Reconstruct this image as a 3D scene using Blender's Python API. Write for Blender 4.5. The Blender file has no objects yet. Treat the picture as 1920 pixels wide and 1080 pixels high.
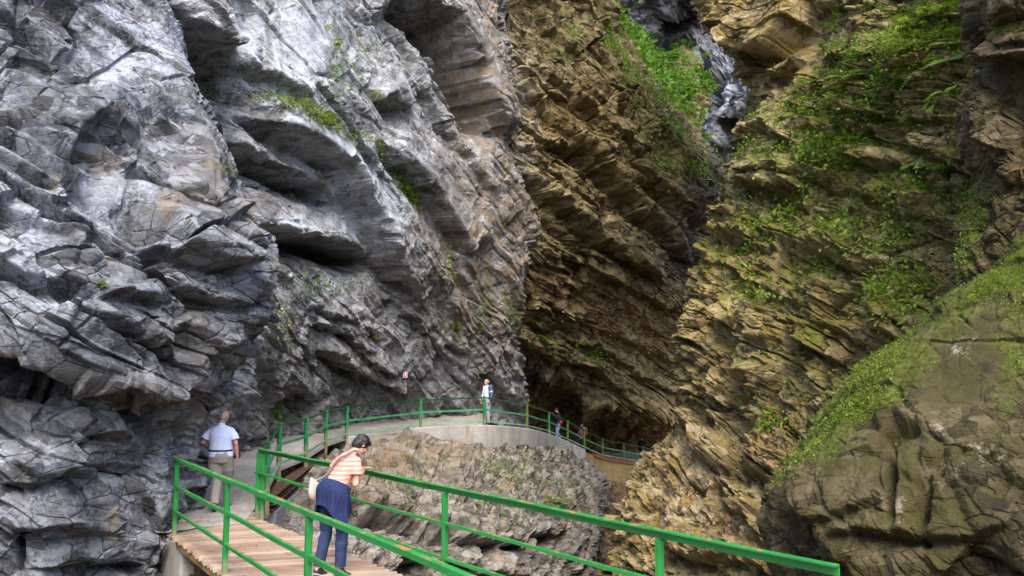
import bpy, bmesh, math, random
import numpy as np
from mathutils import Vector, Matrix, Euler

random.seed(7)
RNG = np.random.default_rng(7)
scene = bpy.context.scene
COL = scene.collection
F32 = np.float32

# ------------------------------------------------------------------ camera
PITCH = math.radians(5.87)
CAM = (0.0, 0.0, 2.4)
FPX = 1500.0
cam_data = bpy.data.cameras.new('camera')
cam_data.sensor_width = 36.0
cam_data.lens = FPX / 1920.0 * 36.0
cam_data.clip_start = 0.05
cam_data.clip_end = 2000.0
cam = bpy.data.objects.new('camera', cam_data)
cam.location = CAM
cam.rotation_euler = (math.radians(90) + PITCH, 0, 0)
COL.objects.link(cam)
scene.camera = cam
CP, SP = math.cos(PITCH), math.sin(PITCH)


def unproject(px, py, d):
    """survey point of the photograph at a distance d (metres along Y) -> world"""
    px, py, d = np.asarray(px, float), np.asarray(py, float), np.asarray(d, float)
    xc = (px - 960.0) / FPX
    yc = (540.0 - py) / FPX
    dy = CP - yc * SP
    dz = SP + yc * CP
    t = d / dy
    return np.stack([CAM[0] + xc * t, CAM[1] + d, CAM[2] + dz * t], -1)


def at(px, py, d):
    p = unproject(px, py, d)
    return Vector((float(p[0]), float(p[1]), float(p[2])))


# ------------------------------------------------------------------ light
world = bpy.data.worlds.new('World')
scene.world = world
world.use_nodes = True
wn = world.node_tree.nodes
wl = world.node_tree.links
wn.clear()
w_out = wn.new('ShaderNodeOutputWorld')
w_bg = wn.new('ShaderNodeBackground')
w_sky = wn.new('ShaderNodeTexSky')
w_sky.sky_type = 'NISHITA'
w_sky.sun_disc = False
SUN_EL, SUN_AZ = math.radians(51), math.radians(171)     # azimuth clockwise from +Y
w_sky.sun_elevation = SUN_EL
w_sky.sun_rotation = SUN_AZ
w_sky.air_density = 1.0
w_sky.dust_density = 3.0
w_sky.ozone_density = 1.0
w_bg.inputs['Strength'].default_value = 0.15
wl.new(w_sky.outputs[0], w_bg.inputs[0])
wl.new(w_bg.outputs[0], w_out.inputs[0])
sd = bpy.data.lights.new('sun', 'SUN')
sd.energy = 1.1
sd.angle = math.radians(40)
sd.color = (1.0, 0.95, 0.86)
sun = bpy.data.objects.new('sun', sd)
COL.objects.link(sun)
_dir = Vector((math.sin(SUN_AZ) * math.cos(SUN_EL), math.cos(SUN_AZ) * math.cos(SUN_EL), math.sin(SUN_EL)))
sun.rotation_euler = _dir.to_track_quat('Z', 'Y').to_euler()
scene.view_settings.view_transform = 'Standard'
scene.view_settings.look = 'None'
scene.view_settings.exposure = 1.85
scene.view_settings.gamma = 1.0
scene.view_settings.use_curve_mapping = False
try:
    scene.cycles.max_bounces = 5
    scene.cycles.diffuse_bounces = 3
    scene.cycles.use_adaptive_sampling = True
    scene.cycles.adaptive_threshold = 0.02
    scene.cycles.use_denoising = True
except Exception:
    pass


# ------------------------------------------------------------------ object helpers
def tag(o, label=None, cat=None, group=None, kind=None):
    if label:
        o['label'] = label
    if cat:
        o['category'] = cat
    if group:
        o['group'] = group
    if kind:
        o['kind'] = kind
    return o


def empty(name, loc=(0, 0, 0), rz=0.0):
    o = bpy.data.objects.new(name, None)
    o.empty_display_size = 0.2
    COL.objects.link(o)
    o.location = loc
    o.rotation_euler = (0, 0, rz)
    return o


def mesh_obj(name, verts, faces, mat=None, parent=None, smooth=False, attrs=None):
    """verts (n,3) array, faces list or (m,k) array"""
    me = bpy.data.meshes.new(name)
    verts = np.asarray(verts, F32)
    if isinstance(faces, np.ndarray) and faces.ndim == 2:
        m, k = faces.shape
        me.vertices.add(len(verts))
        me.vertices.foreach_set('co', verts.ravel())
        me.loops.add(m * k)
        me.loops.foreach_set('vertex_index', faces.astype(np.int32).ravel())
        me.polygons.add(m)
        me.polygons.foreach_set('loop_start', np.arange(0, m * k, k, dtype=np.int32))
        me.update(calc_edges=True)
    else:
        me.from_pydata([tuple(map(float, v)) for v in verts], [], [tuple(int(i) for i in f) for f in faces])
        me.update()
    for an, av in (attrs or {}).items():
        a = me.attributes.new(an, 'FLOAT', 'POINT')
        a.data.foreach_set('value', np.asarray(av, F32).ravel())
    me.polygons.foreach_set('use_smooth', np.full(len(me.polygons), bool(smooth)))
    if mat is not None:
        for mm in (mat if isinstance(mat, (list, tuple)) else [mat]):
            me.materials.append(mm)
    o = bpy.data.objects.new(name, me)
    COL.objects.link(o)
    if parent is not None:
        o.parent = parent
    return o


def copy_tree(o, parent=None):
    c = o.copy()
    COL.objects.link(c)
    if parent is not None:
        c.parent = parent
    for ch in list(o.children):
        copy_tree(ch, c)
    return c


class MB:
    """collects boxes, bars, tubes and quads into ONE mesh"""

    def __init__(self):
        self.v, self.f = [], []

    def add(self, vs, fs):
        b = len(self.v)
        self.v += [tuple(float(c) for c in x) for x in vs]
        self.f += [tuple(b + i for i in f) for f in fs]

    def box(self, c, s, rot=None):
        hx, hy, hz = s[0] / 2, s[1] / 2, s[2] / 2
        R = rot.to_matrix() if isinstance(rot, Euler) else (rot or Matrix.Identity(3))
        c = Vector(c)
        vs = [c + R @ Vector((x * hx, y * hy, z * hz)) for x in (-1, 1) for y in (-1, 1) for z in (-1, 1)]
        self.add(vs, [(0, 1, 3, 2), (4, 6, 7, 5), (0, 4, 5, 1), (2, 3, 7, 6), (0, 2, 6, 4), (1, 5, 7, 3)])

    def beam(self, a, b, w, h, up=(0, 0, 1), ch=0.12):
        """rectangular bar a->b, width w (sideways), height h (along up), chamfered"""
        a, b = Vector(a), Vector(b)
        d = (b - a).normalized()
        up = Vector(up)
        if abs(d.dot(up)) > 0.98:
            up = Vector((0, 1, 0))
        s = d.cross(up).normalized()
        u = s.cross(d).normalized()
        c = min(w, h) * ch
        pr = [(-w / 2, -h / 2 + c), (-w / 2 + c, -h / 2), (w / 2 - c, -h / 2), (w / 2, -h / 2 + c),
              (w / 2, h / 2 - c), (w / 2 - c, h / 2), (-w / 2 + c, h / 2), (-w / 2, h / 2 - c)]
        vs = [p + s * x + u * y for p in (a, b) for x, y in pr]
        n = 8
        fs = [(i, (i + 1) % n, n + (i + 1) % n, n + i) for i in range(n)]
        fs += [tuple(range(n - 1, -1, -1)), tuple(range(n, 2 * n))]
        self.add(vs, fs)

    def profile(self, pts, prof, up=(0, 0, 1), closed=True):
        """sweep a closed 2D profile (side, up) along a polyline with mitred corners"""
        pts = [Vector(p) for p in pts]
        n, k = len(pts), len(prof)
        vs = []
        for i, p in enumerate(pts):
            d0 = (pts[i] - pts[i - 1]).normalized() if i > 0 else (pts[1] - pts[0]).normalized()
            d1 = (pts[i + 1] - pts[i]).normalized() if i < n - 1 else d0
            d = (d0 + d1).normalized()
            s = d.cross(Vector(up)).normalized()
            u = Vector(up)
            m = 1.0 / max(0.5, d.dot(d1))
            for x, y in prof:
                vs.append(p + s * (x * m) + u * y)
        fs = []
        for i in range(n - 1):
            for j in range(k):
                a, b = i * k + j, i * k + (j + 1) % k
                fs.append((a, b, b + k, a + k))
        fs += [tuple(range(k - 1, -1, -1)), tuple(range((n - 1) * k, n * k))]
        self.add(vs, fs)

    def tube(self, pts, rad, seg=10):
        pts = [Vector(p) for p in pts]
        n = len(pts)
        if not isinstance(rad, (list, tuple)):
            rad = [rad] * n
        vs = []
        ref = Vector((0.13, 0.21, 0.97))
        for i, p in enumerate(pts):
            d = (pts[min(i + 1, n - 1)] - pts[max(i - 1, 0)]).normalized()
            r0 = ref if abs(d.dot(ref)) < 0.9 else Vector((0.9, 0.3, 0.1))
            s = d.cross(r0).normalized()
            u = s.cross(d).normalized()
            for j in range(seg):
                a = 2 * math.pi * j / seg
                vs.append(p + (s * math.cos(a) + u * math.sin(a)) * rad[i])
        fs = []
        for i in range(n - 1):
            for j in range(seg):
                a, b = i * seg + j, i * seg + (j + 1) % seg
                fs.append((a, b, b + seg, a + seg))
        fs += [tuple(range(seg - 1, -1, -1)), tuple(range((n - 1) * seg, n * seg))]
        self.add(vs, fs)

    def build(self, name, mat, parent=None, smooth=False, origin=None):
        vs = np.array(self.v)
        if origin is not None:
            vs = vs - np.array(origin)
        o = mesh_obj(name, vs, self.f, mat, parent, smooth)
        if origin is not None:
            o.location = origin
        return o


# ------------------------------------------------------------------ numpy noise
def _hash(ix, iy, iz, seed):
    with np.errstate(over='ignore'):
        h = (ix.astype(np.uint32) * np.uint32(374761393) + iy.astype(np.uint32) * np.uint32(668265263)
             + iz.astype(np.uint32) * np.uint32(2147483647) + np.uint32(seed * 974711 + 12345))
        h ^= h >> np.uint32(15)
        h *= np.uint32(2246822519)
        h ^= h >> np.uint32(13)
        h *= np.uint32(3266489917)
        h ^= h >> np.uint32(16)
    return h


def _r(h, k):
    with np.errstate(over='ignore'):
        g = h * np.uint32(2654435761 + 40503 * k) + np.uint32(977 * k + 1)
        g ^= g >> np.uint32(14)
        g *= np.uint32(2246822519)
        g ^= g >> np.uint32(15)
    return (g >> np.uint32(8)).astype(F32) * F32(1.0 / 16777216.0)


def vnoise(P, seed=0):
    """smooth value noise in -1..1; P (n,3)"""
    P = np.asarray(P, F32)
    b = np.floor(P)
    f = P - b
    f = f * f * (3 - 2 * f)
    bi = b.astype(np.int64)
    out = np.zeros(len(P), F32)
    for dx in (0, 1):
        wx = f[:, 0] if dx else 1 - f[:, 0]
        for dy in (0, 1):
            wy = wx * (f[:, 1] if dy else 1 - f[:, 1])
            for dz in (0, 1):
                wz = wy * (f[:, 2] if dz else 1 - f[:, 2])
                out += wz * _r(_hash(bi[:, 0] + dx, bi[:, 1] + dy, bi[:, 2] + dz, seed), 1)
    return out * 2 - 1


def fbm(P, seed=0, octv=4, gain=0.5):
    a, s, o, t = 1.0, 1.0, 0.0, 0.0
    for i in range(octv):
        o = o + a * vnoise(P * s, seed + i * 17)
        t += a
        a *= gain
        s *= 2.03
    return o / t


def facets(Q, seed, jit=0.85, soft=0.0):
    """cellular facets: Q (n,3) already scaled. -> height(-.5...5), slope term, edge distance, per-cell random.
    soft: width (cell units) over which neighbouring blocks meet, so that joints are slopes and not saw teeth"""
    Q = np.asarray(Q, F32)
    b = np.floor(Q)
    bi = b.astype(np.int64)
    n = len(Q)
    z = lambda: np.zeros(n, F32)
    d1, d2 = np.full(n, 1e9, F32), np.full(n, 1e9, F32)
    h1, h2 = np.zeros(n, np.uint32), np.zeros(n, np.uint32)
    r1, r2 = [z(), z(), z()], [z(), z(), z()]
    fx, fy, fz = (Q - b).T
    for dx in (-1, 0, 1):
        for dy in (-1, 0, 1):
            for dz in (-1, 0, 1):
                h = _hash(bi[:, 0] + dx, bi[:, 1] + dy, bi[:, 2] + dz, seed)
                v = (fx - dx - F32(0.5) - (_r(h, 1) - F32(0.5)) * F32(jit),
                     fy - dy - F32(0.5) - (_r(h, 2) - F32(0.5)) * F32(jit),
                     fz - dz - F32(0.5) - (_r(h, 3) - F32(0.5)) * F32(jit))
                d = v[0] * v[0] + v[1] * v[1] + v[2] * v[2]
                c1 = d < d1
                c2 = (d < d2) & ~c1
                d2 = np.where(c1, d1, np.where(c2, d, d2))
                h2 = np.where(c1, h1, np.where(c2, h, h2))
                for k in range(3):
                    r2[k] = np.where(c1, r1[k], np.where(c2, v[k], r2[k]))
                    r1[k] = np.where(c1, v[k], r1[k])
                d1 = np.where(c1, d, d1)
                h1 = np.where(c1, h, h1)

    def val(h, r):
        return _r(h, 5) - F32(0.5), 2 * ((_r(h, 6) - F32(0.5)) * r[0] + (_r(h, 7) - F32(0.5)) * r[1] + (_r(h, 8) - F32(0.5)) * r[2]), _r(h, 9)

    edge = np.sqrt(d2) - np.sqrt(d1)
    A1 = val(h1, r1)
    if soft <= 0:
        return A1[0], A1[1], edge, A1[2]
    A2 = val(h2, r2)
    t = np.clip(edge / soft, 0, 1)
    w = (0.5 + 0.5 * t).astype(F32)
    return A1[0] * w + A2[0] * (1 - w), A1[1] * w + A2[1] * (1 - w), edge, A1[2] * w + A2[2] * (1 - w)


def smooth01(x, a, b):
    t = np.clip((x - a) / (b - a), 0, 1)
    return t * t * (3 - 2 * t)


def _irregular(x, key, seed, jit=0.75):
    """split a line into cells with jittered borders, per-row key. -> cell index, distance to nearest border (cell units)"""
    i = np.floor(x).astype(np.int64)
    zero = np.zeros_like(i)

    def border(k):
        return k + (_r(_hash(k, key, zero, seed), 2) - F32(0.5)) * F32(jit)
    b0, b1 = border(i), border(i + 1)
    lo, hi = x < b0, x >= b1
    i = np.where(lo, i - 1, np.where(hi, i + 1, i))
    b0, b1 = border(i), border(i + 1)
    return i, np.minimum(x - b0, b1 - x).astype(F32)


def beds(Q, thick, length, width, seed, soft):
    """jointed beds: slabs of varying thickness cut by cross joints.
    -> height -.5...5, slope, groove mask 0 at a joint .. 1 inside a block, per-block random"""
    z0 = np.zeros(len(Q), np.int64)
    k, ez = _irregular((Q[:, 2] / thick).astype(F32), z0, seed)
    sh = _r(_hash(k, z0, z0, seed + 1), 1) * 7
    i, ex = _irregular((Q[:, 0] / length + sh).astype(F32), k, seed + 2)
    j, ey = _irregular((Q[:, 1] / width + sh * 1.7).astype(F32), k + 31 * i, seed + 3)
    h = _hash(k, i, j, seed + 4)
    # some joints are healed: those blocks follow their whole bed
    hb = _hash(k, z0, z0, seed + 5)
    e = np.minimum(ez * thick, np.minimum(ex * length, ey * width))
    hgt = F32(0.55) * (_r(hb, 5) - F32(0.5)) + F32(0.6) * (_r(h, 5) - F32(0.5))
    rx = (Q[:, 0] / length) % 1 - 0.5
    sl = (_r(h, 6) - F32(0.5)) * (ex * 2 - F32(0.5)) * 1.2 + (_r(h, 7) - F32(0.5)) * (ez * 2 - F32(0.5)) * 1.6
    m = smooth01(e, 0.0, soft)
    return hgt.astype(F32), sl.astype(F32), m.astype(F32), _r(h, 9)
# ------------------------------------------------------------------ materials
def new_mat(name):
    m = bpy.data.materials.new(name)
    m.use_nodes = True
    nt = m.node_tree
    for n in list(nt.nodes):
        nt.nodes.remove(n)
    out = nt.nodes.new('ShaderNodeOutputMaterial')
    bs = nt.nodes.new('ShaderNodeBsdfPrincipled')
    nt.links.new(bs.outputs[0], out.inputs[0])
    return m, nt, bs


class NT:
    def __init__(self, nt):
        self.nt = nt

    def node(self, t, **kw):
        n = self.nt.nodes.new(t)
        for k, v in kw.items():
            if hasattr(n, k):
                setattr(n, k, v)
            else:
                n.inputs[k].default_value = v
        return n

    def link(self, a, b):
        self.nt.links.new(a, b)

    def pos(self, scale=(1, 1, 1), rot=(0, 0, 0), obj=False):
        if obj:
            s = self.node('ShaderNodeTexCoord').outputs['Object']
        else:
            s = self.node('ShaderNodeNewGeometry').outputs['Position']
        m = self.node('ShaderNodeMapping')
        m.inputs['Scale'].default_value = scale
        m.inputs['Rotation'].default_value = rot
        self.link(s, m.inputs['Vector'])
        return m.outputs[0]

    def noise(self, vec, scale, detail=5, rough=0.55, dist=0.0):
        n = self.node('ShaderNodeTexNoise')
        n.inputs['Scale'].default_value = scale
        n.inputs['Detail'].default_value = detail
        n.inputs['Roughness'].default_value = rough
        n.inputs['Distortion'].default_value = dist
        self.link(vec, n.inputs['Vector'])
        return n.outputs['Fac']

    def voro(self, vec, scale, feature='F1', out='Distance', rnd=1.0):
        n = self.node('ShaderNodeTexVoronoi')
        n.feature = feature
        n.inputs['Scale'].default_value = scale
        n.inputs['Randomness'].default_value = rnd
        self.link(vec, n.inputs['Vector'])
        return n.outputs[out]

    def ramp(self, fac, stops):
        r = self.node('ShaderNodeValToRGB')
        e = r.color_ramp.elements
        while len(e) < len(stops):
            e.new(0.5)
        for i, (p, c) in enumerate(stops):
            e[i].position = p
            e[i].color = (c, c, c, 1) if isinstance(c, (int, float)) else (*c, 1)
        self.link(fac, r.inputs[0])
        return r.outputs[0]

    def mix(self, fac, a, b, mode='MIX'):
        m = self.node('ShaderNodeMix')
        m.data_type = 'RGBA'
        m.blend_type = mode
        if isinstance(fac, (int, float)):
            m.inputs[0].default_value = fac
        else:
            self.link(fac, m.inputs[0])
        for v, i in ((a, 6), (b, 7)):
            if isinstance(v, tuple):
                m.inputs[i].default_value = (*v, 1)
            else:
                self.link(v, m.inputs[i])
        return m.outputs[2]

    def math(self, op, a, b=None, clamp=False):
        m = self.node('ShaderNodeMath')
        m.operation = op
        m.use_clamp = clamp
        for v, i in ((a, 0), (b, 1)):
            if v is None:
                continue
            if isinstance(v, (int, float)):
                m.inputs[i].default_value = v
            else:
                self.link(v, m.inputs[i])
        return m.outputs[0]

    def attr(self, name):
        a = self.node('ShaderNodeAttribute')
        a.attribute_name = name
        return a.outputs['Fac']

    def bump(self, hgt, strength, dist, prev=None):
        b = self.node('ShaderNodeBump')
        b.inputs['Strength'].default_value = strength
        b.inputs['Distance'].default_value = dist
        self.link(hgt, b.inputs['Height'])
        if prev is not None:
            self.link(prev, b.inputs['Normal'])
        return b.outputs[0]


def rock_mat(name, cols, lichen=(0.42, 0.45, 0.48), lichen_t=0.62, ochre=(0.24, 0.15, 0.05), ochre_t=0.68,
             moss=(0.065, 0.10, 0.012), moss_up=0.35, grain=1.0, rough=0.85, bump=1.0, streak=None, wet=False):
    """cols: three base colours dark / mid / light. attributes moss, ochre (0..1) steer what grows or has stained where"""
    m, nt, bs = new_mat(name)
    N = NT(nt)
    p = N.pos()
    big = N.noise(p, 0.55 * grain, 6, 0.6, 0.4)
    fine = N.noise(p, 5.0 * grain, 8, 0.62, 0.2)
    cell = N.voro(N.pos((3.0 * grain, 3.0 * grain, 5.0 * grain), (0, math.radians(35), 0)), 1.0, 'F1', 'Color')
    sep = N.node('ShaderNodeSeparateColor')
    N.link(cell, sep.inputs[0])
    tone = N.math('ADD', N.math('MULTIPLY', big, 0.42), N.math('MULTIPLY', fine, 0.43))
    tone = N.math('ADD', tone, N.math('MULTIPLY', sep.outputs[0], 0.22))
    base = N.ramp(tone, [(0.40, cols[0]), (0.53, cols[1]), (0.67, cols[2])])
    # warm/cool drift between blocks
    base = N.mix(N.math('MULTIPLY', sep.outputs[1], 0.30), base, N.mix(0.5, cols[1], ochre))
    # dirt and dark lichen gathered along a net of fine joints, and dark blotches
    wv = N.mix(0.12, p, N.node('ShaderNodeTexNoise', Scale=2.0 * grain).outputs['Color'], 'ADD')
    mpj = N.node('ShaderNodeMapping')
    mpj.inputs['Scale'].default_value = (1.5 * grain, 1.5 * grain, 3.4 * grain)
    mpj.inputs['Rotation'].default_value = (0.15, math.radians(33), 0)
    N.link(wv, mpj.inputs['Vector'])
    jn = N.voro(mpj.outputs[0], 1.0, 'DISTANCE_TO_EDGE')
    jf = N.math('MULTIPLY', N.ramp(jn, [(0.008, 1.0), (0.035, 0.0)]), N.ramp(N.noise(p, 1.9 * grain, 4, 0.6), [(0.40, 0.0), (0.55, 0.85)]))
    base = N.mix(jf, base, tuple(c * 0.45 for c in cols[0]))
    dn = N.noise(p, 11.0 * grain, 7, 0.7, 0.4)
    base = N.mix(N.ramp(dn, [(0.57, 0.0), (0.66, 0.7)]), base, tuple(c * 0.8 for c in cols[0]))
    # ochre stains
    on = N.noise(p, 1.3 * grain, 5, 0.6, 0.6)
    of = N.math('ADD', N.ramp(on, [(ochre_t - 0.08, 0.0), (ochre_t + 0.08, 0.85)]),
                N.math('MULTIPLY', N.attr('ochre'), N.ramp(N.noise(p, 2.6 * grain, 6, 0.65), [(0.38, 0.0), (0.6, 0.9)])), True)
    base = N.mix(of, base, ochre)
    # pale lichen / calcite
    ln = N.noise(p, 2.2 * grain, 9, 0.7, 0.3)
    ln2 = N.noise(p, 17.0 * grain, 5, 0.65)
    lm = N.math('ADD', N.math('MULTIPLY', ln, 0.62), N.math('MULTIPLY', ln2, 0.38))
    lm = N.math('ADD', lm, N.math('MULTIPLY', N.attr('pale'), 0.16))
    lf = N.ramp(lm, [(lichen_t - 0.05, 0.0), (lichen_t + 0.07, 0.75)])
    base = N.mix(lf, base, lichen)
    if streak:
        sn = N.noise(N.pos((3.2, 3.2, 0.22)), 1.0, 5, 0.6)
        base = N.mix(N.ramp(sn, [(0.52, 0.0), (0.70, 0.65)]), base, streak)
    # moss on upward faces and where it has been seen to grow
    geo = N.node('ShaderNodeNewGeometry')
    sx = N.node('ShaderNodeSeparateXYZ')
    N.link(geo.outputs['Normal'], sx.inputs[0])
    mn = N.noise(p, 1.6 * grain, 8, 0.68, 0.3)
    up = N.math('MULTIPLY', N.math('SUBTRACT', sx.outputs[2], 0.25), moss_up)
    mm = N.math('ADD', N.math('ADD', mn, up), N.math('MULTIPLY', N.attr('moss'), 0.42))
    mf = N.ramp(mm, [(0.74, 0.0), (0.86, 0.92)])
    mcol = N.mix(N.ramp(N.noise(p, 9.0 * grain, 5, 0.6), [(0.35, 0.0), (0.65, 1.0)]), tuple(c * 0.55 for c in moss),
                 tuple(min(1, c * 1.5) for c in moss))
    base = N.mix(mf, base, mcol)
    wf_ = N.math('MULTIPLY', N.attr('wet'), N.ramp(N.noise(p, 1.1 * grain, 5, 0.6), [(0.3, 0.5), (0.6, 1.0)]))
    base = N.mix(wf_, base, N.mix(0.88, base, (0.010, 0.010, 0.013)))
    N.link(base, bs.inputs['Base Color'])
    if wet:
        bs.inputs['Roughness'].default_value = rough
        bs.inputs['Specular IOR Level'].default_value = 0.8
    else:
        N.link(N.math('SUBTRACT', N.ramp(fine, [(0.3, rough - 0.12), (0.7, rough + 0.1)]), N.math('MULTIPLY', wf_, 0.5), True), bs.inputs['Roughness'])
        bs.inputs['Specular IOR Level'].default_value = 0.22
    h1 = N.noise(p, 7.0 * grain, 10, 0.68)
    h2 = N.voro(N.pos((9 * grain, 9 * grain, 15 * grain), (0, math.radians(35), 0)), 1.0, 'DISTANCE_TO_EDGE')
    hh = N.math('ADD', h1, N.math('MULTIPLY', N.ramp(h2, [(0.0, 0.0), (0.09, 1.0)]), 0.16))
    hh = N.math('SUBTRACT', hh, N.math('MULTIPLY', jf, 0.35))
    hh = N.math('ADD', hh, N.math('MULTIPLY', N.math('MULTIPLY', mf, N.noise(p, 40.0, 3, 0.6)), 0.5))
    N.link(N.bump(hh, 0.55 * bump, 0.085 / grain), bs.inputs['Normal'])
    return m


def simple_mat(name, col, rough=0.6, metal=0.0, var=0.25, scale=12.0, bump=0.0, col2=None, spec=0.5, obj=True):
    m, nt, bs = new_mat(name)
    N = NT(nt)
    p = N.pos(obj=obj)
    n = N.noise(p, scale, 5, 0.6)
    c2 = col2 or tuple(c * (1 - var) for c in col)
    c = N.ramp(n, [(0.32, c2), (0.66, col)])
    N.link(c, bs.inputs['Base Color'])
    bs.inputs['Roughness'].default_value = rough
    bs.inputs['Metallic'].default_value = metal
    bs.inputs['Specular IOR Level'].default_value = spec
    if bump:
        N.link(N.bump(N.noise(p, scale * 3, 5, 0.6), bump, 0.01), bs.inputs['Normal'])
    return m


def leaf_mat(name, c1, c2, c3=None, trans=0.35):
    m, nt, bs = new_mat(name)
    N = NT(nt)
    rnd = N.attr('tint')
    stops = [(0.0, c1), (0.75, c2)]
    if c3:
        stops = [(0.0, c1), (0.55, c2), (0.95, c3)]
    col = N.ramp(rnd, stops)
    N.link(col, bs.inputs['Base Color'])
    bs.inputs['Roughness'].default_value = 0.5
    bs.inputs['Specular IOR Level'].default_value = 0.3
    tr = N.node('ShaderNodeBsdfTranslucent')
    N.link(col, tr.inputs[0])
    mx = N.node('ShaderNodeMixShader')
    mx.inputs[0].default_value = trans
    N.link(bs.outputs[0], mx.inputs[1])
    N.link(tr.outputs[0], mx.inputs[2])
    out = [n for n in nt.nodes if n.type == 'OUTPUT_MATERIAL'][0]
    N.link(mx.outputs[0], out.inputs[0])
    return m
# ------------------------------------------------------------------ rock walls
STEP = 1.75      # survey spacing of the rock meshes (photograph pixels)


def _cr(p0, p1, p2, p3, t):
    return 0.5 * ((2 * p1) + (-p0 + p2) * t + (2 * p0 - 5 * p1 + 4 * p2 - p3) * t * t
                  + (-p0 + 3 * p1 - 3 * p2 + p3) * t * t * t)


WSTEP = 0.075


def _spline_axis(G, axis, step):
    """Catmull-Rom resample of control grid G (r,c,3) along axis, ~step px between samples"""
    G = np.moveaxis(G, axis, 0)
    n = len(G)
    out = []
    for i in range(n - 1):
        p0 = G[i - 1] if i > 0 else 2 * G[0] - G[1]
        p3 = G[i + 2] if i + 2 < n else 2 * G[-1] - G[-2]
        seg = np.hypot(G[i + 1][..., 0] - G[i][..., 0], G[i + 1][..., 1] - G[i][..., 1])
        dep = np.abs(G[i + 1][..., 2] - G[i][..., 2])
        ln = np.percentile(seg, 80) / step
        w0, w1 = unproject(G[i][..., 0], G[i][..., 1], np.exp(G[i][..., 2])), unproject(G[i + 1][..., 0], G[i + 1][..., 1], np.exp(G[i + 1][..., 2]))
        wl_ = float(np.median(np.linalg.norm(w1 - w0, axis=-1)))
        vis = float(np.median(seg)) > 14
        ln = max(ln, min(wl_ / (WSTEP * float(np.exp(np.median(G[i][..., 2]))) / 20.0), 2.2 * ln) if vis else 6, 3)
        k = int(min(ln, 420)) + 1
        for j in range(k):
            out.append(_cr(p0, G[i], G[i + 1], p3, j / k))
    out.append(G[-1])
    return np.moveaxis(np.array(out), 0, axis)


def poly_dist(px, py, pts):
    """signed distance (positive above the left-to-right line) and end taper"""
    pts = np.asarray(pts, float)
    seg = np.diff(pts, axis=0)
    L = np.hypot(seg[:, 0], seg[:, 1])
    tot = L.sum()
    acc = np.concatenate([[0], np.cumsum(L)])
    best = np.full(px.shape, 1e9)
    sgn = np.zeros(px.shape)
    arc = np.zeros(px.shape)
    for i in range(len(seg)):
        ax, ay = pts[i]
        t = np.clip(((px - ax) * seg[i, 0] + (py - ay) * seg[i, 1]) / (L[i] ** 2), 0, 1)
        dx, dy = px - ax - t * seg[i, 0], py - ay - t * seg[i, 1]
        d = np.hypot(dx, dy)
        c = d < best
        best = np.where(c, d, best)
        cr = seg[i, 0] * dy - seg[i, 1] * dx
        sgn = np.where(c, np.where(cr < 0, 1.0, -1.0), sgn)
        arc = np.where(c, acc[i] + t * L[i], arc)
    a = arc / tot
    taper = smooth01(a, 0.0, 0.14) * smooth01(1 - a, 0.0, 0.14)
    return best * sgn, taper


def gauss(px, py, blobs):
    m = np.zeros(px.shape)
    for b in blobs:
        cx, cy, rx, ry, s = b[:5]
        an = math.radians(b[5]) if len(b) > 5 else 0.0
        dx, dy = px - cx, py - cy
        u = (dx * math.cos(an) + dy * math.sin(an)) / rx
        v = (-dx * math.sin(an) + dy * math.cos(an)) / ry
        m = m + s * np.exp(-(u * u + v * v))
    return m


PATCH = {}


def bed_frame(dip, toward=0.25):
    """rows: along dip, across, bed normal. dip degrees, down to the right of the photograph"""
    a = math.radians(dip)
    n = Vector((math.sin(a), -toward, math.cos(a))).normalized()
    u = Vector((math.cos(a), 0, -math.sin(a)))
    u = (u - n * u.dot(n)).normalized()
    w = n.cross(u)
    return np.array([list(u), list(w), list(n)], F32)


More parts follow.
